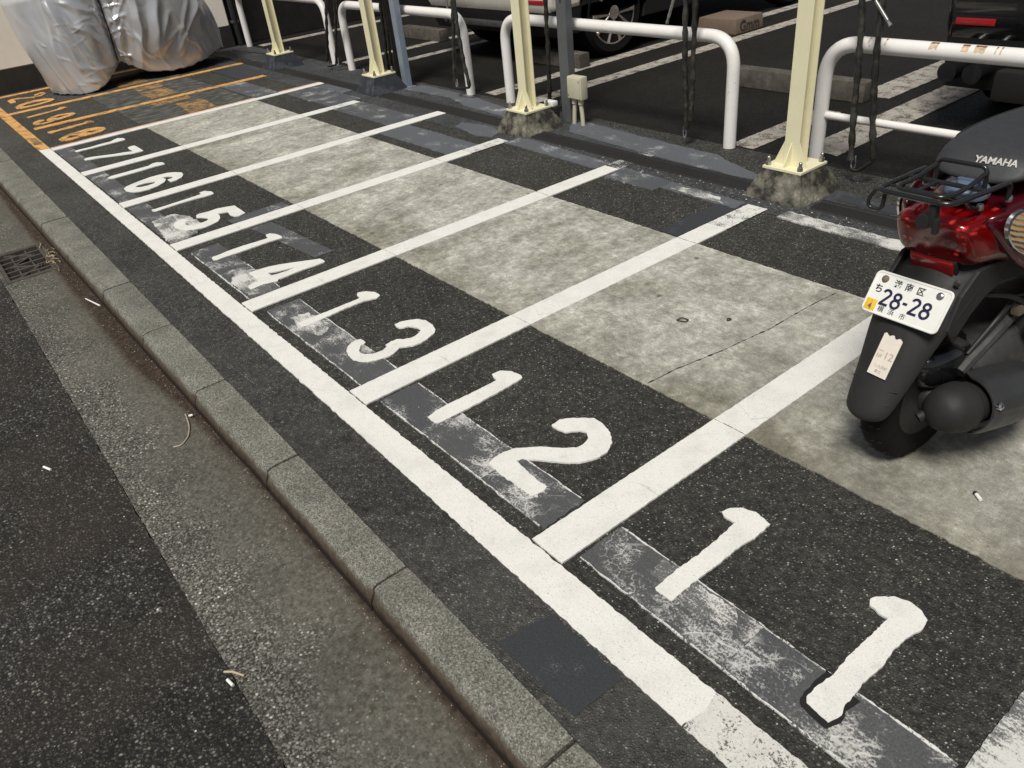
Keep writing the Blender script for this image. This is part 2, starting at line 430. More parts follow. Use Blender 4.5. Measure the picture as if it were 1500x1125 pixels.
def sleevemat():
    N = NT("black_fabric_sleeve")
    wv = N.n("ShaderNodeTexVoronoi", feature='SMOOTH_F1'); N.L(N.map((1, 1, .45)), wv.inputs["Vector"]); wv.inputs["Scale"].default_value = 55
    col = N.mix(N.ramp(N.noise(22, 4, .7), [(.45, 0), (.7, 1)]), (.013, .0125, .0105), (.06, .056, .043))
    return N.out(col, .38, 0, N.bump(wv.outputs["Distance"], .6, .006), .6)
M['sleeve'] = sleevemat()

def tarpmat():
    N = NT("silver_cover_fabric")
    c = N.noise(130, 3, .6)
    col = N.mix(N.ramp(N.noise(3, 4), [(.35, 0), (.7, 1)]), (.60, .605, .63), (.72, .715, .71))
    st = N.ramp(N.noise(38, 4, .8), [(.77, 0), (.80, .7)])
    col = N.mix(st, col, (.09, .085, .075))
    cr = N.noise(34, 3, .55, N.map((1, 1, 1)), 2.0)
    nb = N.bump(c, .08, .003, N.bump(cr, .12, .008))
    return N.out(col, .30, .6, nb, .5)
M['tarp'] = tarpmat()

def redmat():
    N = NT("wine_red_metallic_paint")
    v = N.vor(1400)
    col = N.mix(sep(N, v.outputs["Color"])[0], (.070, .003, .010), (.125, .007, .018))
    return N.out(col, .28, .55, None, .5, 1.0)
M['red'] = redmat()

def lensmat():
    N = NT("red_tail_lens")
    # reflector facets behind the lens, their glints painted as bright red dots
    sx = N.n("ShaderNodeSeparateXYZ"); N.L(N.co, sx.inputs[0])
    mid = N.ramp(N.math('ABSOLUTE', sx.outputs[0]), [(.07, 1), (.1, .15)])
    v = N.vor(60, 'F1', N.map((1, .3, 1.2)))
    r = sep(N, v.outputs["Color"])
    dots = N.math('MULTIPLY', N.ramp(v.outputs["Distance"], [(.1, 1), (.42, 0)]), N.ramp(r[0], [(.42, 0), (.6, 1)]))
    bowl = N.noise(22, 2, .4, N.map((1, .3, .8)))
    col = N.mix(N.ramp(bowl, [(.35, 0), (.65, 1)]), (.05, .0008, .0016), (.17, .002, .003))
    col = N.mix(N.math('MULTIPLY', dots, mid), col, (.95, .06, .04))
    return N.out(col, .16, 0, None, .35, .35)
M['lens'] = lensmat()

def ambermat():
    N = NT("clear_amber_indicator")
    wv = N.n("ShaderNodeTexWave", wave_type='BANDS', bands_direction='Z')
    N.L(N.map((1, 1, 1), (.4, 0, 0)), wv.inputs[0]); wv.inputs["Scale"].default_value = 28; wv.inputs["Distortion"].default_value = 3
    col = N.mix(N.ramp(wv.outputs["Fac"], [(.3, 0), (.7, 1)]), (.75, .38, .08), (.55, .5, .46))
    return N.out(col, .15, .6, N.bump(wv.outputs["Fac"], .8, .006), .5, 1.0)
M['amber'] = ambermat()

def blockwall():
    N = NT("dark_block_wall")  # shade along the car park is put into the block colours
    br = N.n("ShaderNodeTexBrick")
    N.L(N.map((1, 1, 1), (radians(90), 0, radians(90))), br.inputs[0])
    br.inputs["Color1"].default_value = (.028, .026, .022, 1); br.inputs["Color2"].default_value = (.04, .037, .031, 1)
    br.inputs["Mortar"].default_value = (.014, .013, .011, 1)
    br.inputs["Scale"].default_value = 1.0; br.inputs["Mortar Size"].default_value = .007
    br.inputs["Brick Width"].default_value = .4; br.inputs["Row Height"].default_value = .2
    col = N.mix(1.0, br.outputs[0], N.ramp(N.noise(7, 5, .7), [(.3, .6), (.75, 1.6)]), 'MULTIPLY')
    return N.out(col, .85, 0, N.bump(N.math('ADD', br.outputs["Fac"], N.noise(70, 3)), .3, .003), .3)
M['blockwall'] = blockwall()

def stopmat():
    N = NT("wheel_stop_concrete")
    col = N.ramp(N.noise(13, 5, .7), [(.3, (.05, .044, .036)), (.55, (.095, .085, .07)), (.75, (.15, .138, .118))])
    return N.out(col, .85, 0, N.bump(N.noise(120, 3), .4, .002), .3)
M['stop'] = stopmat()

# ------------------------------------------------------------------ geometry helpers
def link(o, parent=None):
    COL.objects.link(o)
    if parent is not None:
        o.parent = parent
    return o

def thing(name, label, cat, loc=(0, 0, 0), rz=0.0, group=None):
    o = bpy.data.objects.new(name, None)
    o.empty_display_size = .1
    o.location = loc
    o.rotation_euler = (0, 0, rz)
    link(o)
    return tag(o, label, cat, group)

def tag(o, label, cat, group=None):
    o['label'] = label
    o['category'] = cat
    if group:
        o['group'] = group
    return o

def struct(o, label=None):
    o['kind'] = 'structure'
    if label:
        o['label'] = label
    return o

class G:
    """collects shapes that make up ONE mesh"""
    def __init__(s):
        s.v, s.f = [], []
    def add(s, v, f):
        n = len(s.v)
        s.v += [Vector(p) for p in v]
        s.f += [[i + n for i in q] for q in f]
        return s
    def box(s, c, d, rot=None, bev=0.0, taper=None):
        bm = bmesh.new()
        bmesh.ops.create_cube(bm, size=1.0)
        for v in bm.verts:
            t = taper if (taper and v.co.z > 0) else (1, 1)
            v.co = Vector((v.co.x * d[0] * t[0], v.co.y * d[1] * t[1], v.co.z * d[2]))
        if bev:
            bmesh.ops.bevel(bm, geom=list(bm.edges), offset=bev, segments=2, affect='EDGES', profile=.6)
        R = rot if rot is not None else Matrix.Identity(3)
        bm.verts.index_update()
        s.add([R @ v.co + Vector(c) for v in bm.verts], [[v.index for v in f.verts] for f in bm.faces])
        bm.free()
        return s
    def tube(s, pts, r, n=10, closed=False, cap=True):
        pts = [Vector(p) for p in pts]
        m = len(pts)
        rs = r if isinstance(r, (list, tuple)) else [r] * m
        up = None
        V = []
        for i, p in enumerate(pts):
            if closed:
                d = pts[(i + 1) % m] - pts[i - 1]
            else:
                d = pts[min(i + 1, m - 1)] - pts[max(i - 1, 0)]
            d.normalize()
            if up is None:
                a = Vector((0, 0, 1)) if abs(d.z) < .9 else Vector((1, 0, 0))
                up = (a - d * a.dot(d)).normalized()
            else:
                up = (up - d * up.dot(d)).normalized()
            sd = d.cross(up)
            for k in range(n):
                t = 2 * pi * k / n
                V.append(p + (up * cos(t) + sd * sin(t)) * rs[i])
        F = []
        for i in range(m if closed else m - 1):
            j = (i + 1) % m
            for k in range(n):
                l = (k + 1) % n
                F.append([i * n + k, i * n + l, j * n + l, j * n + k])
        if cap and not closed:
            F.append(list(range(n))[::-1])
            F.append([(m - 1) * n + k for k in range(n)])
        return s.add(V, F)
    def loft(s, rings, cap=True):
        n = len(rings[0])
        V = [p for r in rings for p in r]
        F = []
        for i in range(len(rings) - 1):
            for k in range(n):
                l = (k + 1) % n
                F.append([i * n + k, i * n + l, (i + 1) * n + l, (i + 1) * n + k])
        if cap:
            F.append(list(range(n))[::-1])
            F.append([(len(rings) - 1) * n + k for k in range(n)])
        return s.add(V, F)
    def lathe(s, prof, c, axis='z', n=28, R=None):
        """prof: list of (radius, along)"""
        V, F = [], []
        m = len(prof)
        for (r, a) in prof:
            for k in range(n):
                t = 2 * pi * k / n
                x, y = r * cos(t), r * sin(t)
                p = {'z': (x, y, a), 'x': (a, x, y), 'y': (y, a, x)}[axis]
                p = Vector(p)
                if R is not None:
                    p = R @ p
                V.append(p + Vector(c))
        for i in range(m - 1):
            for k in range(n):
                l = (k + 1) % n
                F.append([i * n + k, i * n + l, (i + 1) * n + l, (i + 1) * n + k])
        F.append(list(range(n))[::-1])
        F.append([(m - 1) * n + k for k in range(n)])
        return s.add(V, F)
    def xf(s, Mx):
        s.v = [Mx @ p for p in s.v]
        return s
    def build(s, name, mat, parent=None, smooth=True, sub=0, ang=38, bev=0.0):
        me = bpy.data.meshes.new(name)
        me.from_pydata([tuple(p) for p in s.v], [], s.f)
        bm = bmesh.new(); bm.from_mesh(me)
        bmesh.ops.recalc_face_normals(bm, faces=bm.faces)
        bm.to_mesh(me); bm.free()
        me.materials.append(M[mat] if isinstance(mat, str) else mat)
        if smooth:
            me.shade_smooth()
            me.set_sharp_from_angle(angle=radians(ang))
        o = link(bpy.data.objects.new(name, me), parent)
        if bev:
            b = o.modifiers.new("bevel", 'BEVEL'); b.width = bev; b.segments = 2; b.limit_method = 'ANGLE'; b.angle_limit = radians(40)
        if sub:
            m = o.modifiers.new("smooth", 'SUBSURF'); m.levels = sub; m.render_levels = sub
        return o

def rrect(hw, z0, z1, y, n=28, e=3.2, x0=0.0, shear=0.0):
    """superellipse section in the x-z plane at y"""
    zc, hz = (z0 + z1) / 2, (z1 - z0) / 2
    R = []
    for k in range(n):
        t = 2 * pi * k / n
        c, s_ = cos(t), sin(t)
        x = math.copysign(abs(c) ** (2 / e), c) * hw
        z = math.copysign(abs(s_) ** (2 / e), s_) * hz
        R.append((x0 + x, y - z * shear, zc + z))
    return R

def arc(pts, rad, seg=7):
    """polyline with rounded corners"""
    P = [Vector(p) for p in pts]
    out = [P[0]]
    for i in range(1, len(P) - 1):
        a, b = (P[i - 1] - P[i]), (P[i + 1] - P[i])
        la, lb = a.length, b.length
        a.normalize(); b.normalize()
        r = min(rad, la * .49, lb * .49)
        p0, p1 = P[i] + a * r, P[i] + b * r
        for k in range(seg + 1):
            t = k / seg
            out.append(p0 * (1 - t) ** 2 + P[i] * 2 * t * (1 - t) + p1 * t * t)
    out.append(P[-1])
    return out

def densify(loop, step, amp, seed=0, closed=True, freq=55.0):
    L = [Vector((p[0], p[1], 0)) for p in loop]
    out = []
    n = len(L)
    for i in range(n if closed else n - 1):
        a, b = L[i], L[(i + 1) % n]
        d = b - a
        m = max(1, int(d.length / step))
        nn = Vector((-d.y, d.x, 0)).normalized() if d.length > 1e-6 else Vector((0, 0, 0))
        for k in range(m):
            p = a + d * (k / m)
            j = noise.noise(Vector((p.x * freq, p.y * freq, seed))) + .7 * noise.noise(Vector((p.x * freq * 2.7, p.y * freq * 2.7, seed + 5)))
            out.append(p + nn * j * amp)
    if not closed:
        out.append(L[-1])
    return out

def sheet(name, loops, z0, z1, mat, parent=None, step=.01, amp=.0018, loc=None, seed=0, freq=55.0):
    """flat shape with ragged edges, solid from z0 to z1; further loops are holes"""
    cu = bpy.data.curves.new(name, 'CURVE')
    cu.dimensions = '2D'
    cu.fill_mode = 'BOTH'
    cu.extrude = (z1 - z0) / 2
    ox, oy = (loc[0], loc[1]) if loc else (0, 0)
    for lp in loops:
        q = densify(lp, step, amp, seed, True, freq) if step else [Vector((p[0], p[1], 0)) for p in lp]
        sp = cu.splines.new('POLY')
        sp.points.add(len(q) - 1)
        for i, p in enumerate(q):
            sp.points[i].co = (p.x - ox, p.y - oy, 0, 1)
        sp.use_cyclic_u = True
    tmp = bpy.data.objects.new(name, cu)
    COL.objects.link(tmp)
    me = bpy.data.meshes.new_from_object(tmp.evaluated_get(bpy.context.evaluated_depsgraph_get()))
    bpy.data.objects.remove(tmp)
    bpy.data.curves.remove(cu)
    me.name = name
    zc = (z0 + z1) / 2
    for v in me.vertices:
        v.co.z += zc
    me.materials.clear()
    me.materials.append(M[mat])
    o = bpy.data.objects.new(name, me)
    if loc:
        o.location = (ox, oy, 0)
    return link(o, parent)

def ribbon(pts, wd):
    """outline of a band of width wd along a 2D polyline"""
    P = [Vector((p[0], p[1])) for p in pts]
    l, r = [], []
    for i, p in enumerate(P):
        d = (P[min(i + 1, len(P) - 1)] - P[max(i - 1, 0)]).normalized()
        n = Vector((-d.y, d.x)) * (wd[i] if isinstance(wd, (list, tuple)) else wd) / 2
        l.append(tuple(p + n)); r.append(tuple(p - n))
    return l + r[::-1]

def rect(x0, y0, x1, y1):
    return [(x0, y0), (x1, y0), (x1, y1), (x0, y1)]

def text(name, body, size, mat, parent, Mx, bold=0.0, ext=.0004, xs=1.0, align='CENTER', shear=0.0):
    cu = bpy.data.curves.new(name, 'FONT')
    cu.body = body
    cu.size = size
    cu.align_x = align
    cu.align_y = 'CENTER'
    cu.extrude = ext
    cu.offset = bold
    cu.shear = shear
    tmp = bpy.data.objects.new(name, cu)
    COL.objects.link(tmp)
    me = bpy.data.meshes.new_from_object(tmp.evaluated_get(bpy.context.evaluated_depsgraph_get()))
    bpy.data.objects.remove(tmp)
    me.name = name
    me.transform(Mx @ Matrix.Diagonal((xs, 1, 1, 1)))
    me.materials.clear()
    me.materials.append(M[mat])
    return link(bpy.data.objects.new(name, me), parent)

# ------------------------------------------------------------------ ground
struct(sheet('road', [[(-14, -9), (6, -9), (6, -.742), (-14, -.79)]], -.13, -.0815, 'road', step=.012, amp=.006, freq=14))
struct(sheet('earth', [rect(-30, -30, 30, 40)], -.6, -.14, 'void', step=0))
struct(sheet('gutter', [[(-14, -.792), (-3.46, -.762), (-3.46, -.52), (-3.05, -.52), (-3.05, -.783), (6, -.7425), (6, -.38), (-14, -.44)]] if False else
       [[(-14, -.789), (6, -.741), (6, -.33), (-14, -.36)], [(-3.962, -.745), (-3.458, -.745), (-3.458, -.502), (-3.962, -.502)]], -.13, -.08, 'gutter', step=.02, amp=.002))
struct(sheet('parking_lot', [[(-9.6, -.2895), (6, -.2895), (6, 2.9), (-9.6, 2.9)]], -.15, 0, 'lot', step=0))
struct(sheet('verge_asphalt', [[(-9.27, -.2885), (4, -.2885), (4, -.108), (-9.27, -.082)]], .001, .004, 'verge', step=.012, amp=.0015))
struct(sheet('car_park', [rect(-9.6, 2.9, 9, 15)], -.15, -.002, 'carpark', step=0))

# kerb: one row of kerbstones cast against the gutter, rounded road-side arris
def kerb_row():
    g = G()
    joints = [1.74, 1.11, .48, -.16, -.81, -1.44, -2.073, -2.70, -3.40, -4.07, -4.72, -5.36, -6.0, -6.64, -7.28, -7.92, -8.56, -9.2, -9.84]
    for a, b in zip(joints[:-1], joints[1:]):
        x0, x1 = a - .0045, b + .0045
        yi = -.2895
        yo = lambda x: -.400 + (x + .8) * .0085 if x > -1 else -.402 + (x + .8) * .0125
        dz = rnd.uniform(-.002, .002)
        n = max(2, int(abs(x0 - x1) / .04))
        rings = []
        for k in range(n + 1):
            x = x0 + (x1 - x0) * k / n
            o = yo(x) + noise.noise(Vector((x * 9, 1.3, 0))) * .002
            c = .006 if k in (0, n) else 0
            chip = max(0, noise.noise(Vector((x * 23, 7.7, 0))) - .18) * .024
            z = .006 + dz - c
            rings.append([(x, yi, -.12), (x, yi, z), (x, (yi + o) / 2, z + .0012), (x, o + .018 + chip, z), (x, o + .007 + chip * .6, z - .005), (x, o + c, z - .017 - chip), (x, o - .008, -.045), (x, o - .014, -.12)])
        g.loft(rings)
    return g
struct(kerb_row().build('kerb', 'kerb', ang=50))

# concrete slab strip along the bays
slab = sheet('concrete_strip', [[(-5.96, .735), (-4, .73), (0, .73), (1.9, .722), (1.9, 1.70), (0, 1.70), (-5.96, 1.715)]], .0005, .004, 'slab', step=.008, amp=.005, freq=42)
struct(slab)
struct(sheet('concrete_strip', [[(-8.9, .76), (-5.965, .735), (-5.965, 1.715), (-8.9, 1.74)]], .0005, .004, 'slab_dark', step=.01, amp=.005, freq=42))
struct(sheet('slab_crack', [ribbon([(-.285, .74), (-.275, .867), (-.264, .923), (-.248, 1.01), (-.236, 1.069), (-.225, 1.166), (-.207, 1.298), (-.206, 1.419), (-.199, 1.579), (-.186, 1.69)], [.001, .0035, .003, .0035, .002, .003, .002, .0025, .002, .001])], .0042, .0046, 'seal', step=.01, amp=.004, freq=40))

# raised black edging strip and the apron beyond it
AY = 2.44
struct(sheet('apron', [[(-9.2, 2.2), (4, 2.16), (4, 2.60), (-.8, 2.62), (-1.3, 2.58), (-1.87, 2.745), (-2.86, 2.83), (-3.7, 2.80), (-4.2, 2.88), (-5.7, 2.90), (-9.2, 2.95)]], .0005, .0035, 'apron', step=.02, amp=.008, freq=9))
g = G()
for a, b in ((-9.2, -5.30), (-4.9, -3.20), (-2.82, -1.12), (-.74, 3.0)):
    rings = []
    n = int((b - a) / .12)
    for k in range(n + 1):
        x = a + (b - a) * k / n
        y = 2.40 + .05 * (x < -3) - .02 * (x > -1) + noise.noise(Vector((x * 1.5, 0, 3))) * .008
        rings.append([(x, y - .06, .001), (x, y - .052, .011), (x, y - .01, .014), (x, y + .035, .012), (x, y + .045, .018), (x, y + .06, .017), (x, y + .068, .001)])
    g.loft(rings)
struct(g.build('edging_strip', 'seal', ang=30))
struct(sheet('apron_paint', [[(-2.905, 2.80), (-2.366, 2.76), (-1.884, 2.73), (-1.603, 2.72), (-1.34, 2.62), (-1.16, 2.56), (-1.148, 2.50), (-1.398, 2.50), (-1.781, 2.50), (-2.255, 2.535), (-2.70, 2.57)]], .004, .0055, 'apron_blue', step=.02, amp=.012, freq=8))
struct(sheet('apron_paint', [[(-4.9, 2.84), (-4.2, 2.84), (-3.75, 2.76), (-3.25, 2.70), (-3.3, 2.56), (-3.9, 2.60), (-4.3, 2.7), (-4.95, 2.66)]], .004, .0055, 'apron_blue', step=.02, amp=.012, freq=8))
struct(sheet('apron_paint', [[(-.72, 2.58), (.6, 2.58), (2, 2.58), (2, 2.5), (.6, 2.49), (-.7, 2.49)]], .004, .0055, 'patch_blue', step=.02, amp=.012, freq=8))
# smeared blackout paint at the heads of the bays; apron_blue carries painted lamp sheen
for nm, m, lp in (('a', 'apron_blue', rect(-3.88, 1.80, -3.0, 2.05)), ('b', 'apron_mid', rect(-4.88, 1.95, -4.0, 2.22)), ('c', 'patch_blue', rect(-1.12, 1.712, -1.005, 2.2)),
                  ('d', 'apron_blue', [(-2.88, 2.17), (-2.0, 2.15), (-1.55, 2.14), (-1.02, 2.13), (-1.02, 2.22), (-1.55, 2.24), (-2, 2.27), (-2.88, 2.32)]),
                  ('e', 'chalk', [(-.80, 2.155), (.2, 2.15), (1.6, 2.14), (1.6, 2.235), (.2, 2.24), (-.80, 2.245)]), ('f', 'apron_mid', rect(-1.86, 2.08, -1.5, 2.24)),
                  ('g', 'chalk', [(-1.45, 2.16), (-1.25, 2.14), (-1.10, 2.145), (-1.16, 2.20), (-1.30, 2.215), (-1.44, 2.205)]),
                  ('h', 'apron_blue', [(-3.52, 2.22), (-3.2, 2.16), (-3.06, 2.2), (-3.1, 2.33), (-3.35, 2.36), (-3.55, 2.31)]), ('i', 'apron_mid', rect(-5.88, 1.98, -5.0, 2.28)),
                  ('j', 'apron_blue', rect(-5.86, 2.28, -5.36, 2.40)), ('k', 'apron_mid', rect(-6.88, 1.74, -6.0, 1.98)), ('l', 'patch_blue', rect(-7.88, 2.0, -7.0, 2.3))):
    struct(sheet('paint_smear', [lp], .0004, .0052 + .00022 * (ord(nm) - 97), m, step=.012, amp=.010, freq=26, seed=ord(nm)))

# ------------------------------------------------------------------ painted markings
GB = 'white lines between the scooter bays'
def base_line():
    L = [(-7.08, -.082), (.60, -.112), (.60, -.0)]
    o = sheet('edge_line', [[(-6.04, -.079), (-5, -.078), (-3, -.083), (-1, -.094), (.60, -.112), (.612, -.055), (.60, -.004), (-1, -.003), (-6.01, -.002)]], .001, .0066, 'white', step=.007, amp=.0034, freq=38, loc=(-3, -.05))
    tag(o, 'long white edge line along the mouths of bays 11 to 17', 'line')
    o = sheet('edge_line', [[(.606, -.112), (1.9, -.125), (1.9, 0), (.598, -.004)]], .001, .0056, 'white_tail', step=.007, amp=.003, freq=38, loc=(1, -.05))
    tag(o, 'worn chalky end of the white edge line at the front', 'line')
    o = sheet('edge_line', [[(-9.2, -.078), (-6.048, -.082), (-6.02, .000), (-9.2, .002)]], .001, .0062, 'orange', step=.01, amp=.003, loc=(-8, -.04))
    tag(o, 'orange edge line along the mouths of bays 18 to 20', 'line')
    struct(sheet('scuff', [[(-6.62, -.06), (-6.28, -.07), (-6.22, -.015), (-6.55, -.01)]], .001, .0068, 'orange_worn', step=.01, amp=.006))
base_line()
NM = {0: '12 and 11', 1: '13 and 12', 2: '14 and 13', 3: '15 and 14', 4: '16 and 15', 5: '17 and 16'}
for n in range(0, 6):
    x = -n
    ye = 2.21 if n % 2 else 2.52
    full = ye - (.06 if n == 4 else .30)
    o = sheet('divider_line', [[(x - .004, .0035), (x + .113, .0035), (x + .112, full), (x, full)]], .001, .0066, 'white', step=.007, amp=.0018, freq=45, seed=n, loc=(x, 1))
    tag(o, 'white painted line between bays %s' % NM[n], 'line', GB)
    struct(sheet('faded_line_end', [rect(x, full + .003, x + .112, ye)], .0045, .0060, 'white_half' if n % 2 else 'white_worn', step=.008, amp=.003, seed=n))
    struct(sheet('joint_crack', [ribbon([(x - .002, .73), (x + .05, .728 + .004), (x + .114, .731)], .0014)], .0067, .0070, 'stop', step=.006, amp=.002))
    struct(sheet('joint_crack', [ribbon([(x - .002, 1.70), (x + .05, 1.698), (x + .114, 1.701)], .0018)], .0067, .0070, 'stop', step=.006, amp=.002))
o = sheet('divider_line', [[(-6, .003), (-5.915, .003), (-5.915, 2.42), (-6, 2.42)]], .001, .0066, 'white', step=.008, amp=.0016, loc=(-6, 1))
tag(o, 'white line with an orange edge between bays 18 and 17', 'line')
sheet('orange_edge', [rect(-6.042, .003, -6.003, 2.50)], .001, .0060, 'pinkwhite', o, step=.008, amp=.0016).location = (6, -1, 0)
o = sheet('divider_line', [[(-7, .05), (-6.90, .05), (-6.90, 2.24), (-7, 2.24)]], .001, .0066, 'orange', step=.008, amp=.003, loc=(-7, 1))
tag(o, 'orange line between bays 19 and 18', 'line', 'orange lines of the far bays')
o = sheet('divider_line', [[(-8, .003), (-7.90, .003), (-7.90, 2.54), (-8, 2.54)]], .001, .0066, 'orange', step=.008, amp=.003, loc=(-8, 1))
tag(o, 'orange line between bays 20 and 19, nearest the silver cover', 'line', 'orange lines of the far bays')
o = sheet('divider_line', [[(-9.14, .003), (-9.05, .003), (-9.05, 1.6), (-9.14, 1.6)]], .001, .0066, 'orange', step=.008, amp=.003, loc=(-9.1, 1))
tag(o, 'last orange line at the foot of the cream wall', 'line', 'orange lines of the far bays')
struct(sheet('worn_line', [[(1.0, .003), (1.112, .003), (1.112, 2.4), (1.0, 2.4)]], .001, .006, 'chalk', step=.008, amp=.003))
# orange rectangles painted out on the slab
for lp, m in (([(-6.60, 1.20), (-6.06, 1.155), (-6.08, 1.40), (-6.52, 1.44)], 'orange_worn'), (rect(-7.54, 1.13, -7.10, 1.40), 'orange_worn'), (rect(-7.84, 1.16, -7.62, 1.42), 'orange_worn'), (rect(-8.42, 1.09, -8.12, 1.40), 'orange_worn'), (rect(-6.86, 1.05, -6.70, 1.4), 'orange_worn')):
    struct(sheet('orange_patch', [lp], .0042, .0062, m, step=.012, amp=.008))

# blackout patches behind the numbers
for i, (x0, x1, m) in enumerate(((.125, .315, 'patch_a'), (.318, .56, 'patch_b'), (.566, .70, 'patch_c'), (.70, .985, 'patch_b'),
                             (-.872, -.60, 'patch_c'), (-.598, -.30, 'patch_b'), (-.298, -.02, 'patch_a'),
                             (-1.84, -1.005, 'patch_b'), (-2.80, -2.40, 'patch_c'), (-2.398, -2.005, 'patch_a'), (-3.86, -3.02, 'patch_c'), (-4.88, -4.01, 'patch_c'), (-5.9, -5.02, 'patch_c'))):
    y0, y1 = (.05, .202) if i < 8 else ((.045, .195) if i < 10 else (.01, .13))
    struct(sheet('blackout_patch', [[(x0, y0), (x1 + .008, y0 + .002), (x1 + .006, y1), (x0, y1)]], .0004, .0040 + .00011 * i, m, step=.008, amp=.004, freq=40, seed=i))
struct(sheet('blackout_patch', [[(.19, -.262), (.215, -.118), (.447, -.121), (.443, -.257)]], .0005, .0055, 'patch_blue', step=.01, amp=.002))
struct(sheet('blackout_patch', [[(-2.95, .30), (-2.02, .33), (-2.02, .42), (-2.55, .47), (-2.95, .45)]] if False else [[(-2.86, .40), (-2.86, .52), (-2.2, .56), (-2.2, .46)]], .0008, .003, 'patch_c', step=.01, amp=.004))
struct(sheet('blackout_patch', [[(-3.10, .36), (-3.02, .36), (-3.02, .70), (-3.12, .70)]], .0008, .003, 'apron_mid', step=.01, amp=.004))
# pale ragged rims left along the edges of the blackout patches
for k, (x0, x1, y) in enumerate(((.13, .98, .0505), (.13, .98, .2015), (-.865, -.03, .0505), (-.865, -.03, .2015), (-1.83, -1.01, .0505), (-1.83, -1.01, .2015), (-2.78, -2.02, .0455), (-2.4, -2.02, .1945))):
    pts = [(x0 + (x1 - x0) * q / 24, y + .004 * noise.noise(Vector((q * .7, k * 3.1, 0)))) for q in range(25)]
    wd = [.0012 + .0065 * max(0, noise.noise(Vector((q * 1.3, k * 5.3, 2))) + .25) for q in range(25)]
    struct(sheet('chalk_rim', [ribbon(pts, wd)], .0006, .0056, 'white_half', step=.006, amp=.0022, freq=60, seed=k))
# chalky residue around some digits
for lp in ([(.36, .13), (.45, .12), (.53, .16), (.49, .20), (.43, .19), (.36, .195), (.28, .2), (.28, .14)],
           [(-3.47, .05), (-3.50, .17), (-3.38, .23), (-3.20, .24), (-3.05, .17), (-3.02, .02), (-3.1, .015), (-3.25, .03)],
           [(-.13, .08), (-.20, .10), (-.33, .115), (-.33, .145), (-.22, .14), (-.12, .12)],
           [(-2.25, .05), (-2.05, .06), (-2.03, .15), (-2.1, .2), (-2.3, .19), (-2.38, .12)],
           [(-1.70, .10), (-1.55, .08), (-1.45, .12), (-1.5, .19), (-1.68, .17)]):
    struct(sheet('chalk_residue', [lp], .0005, .0055, 'chalk', step=.008, amp=.010, freq=35))

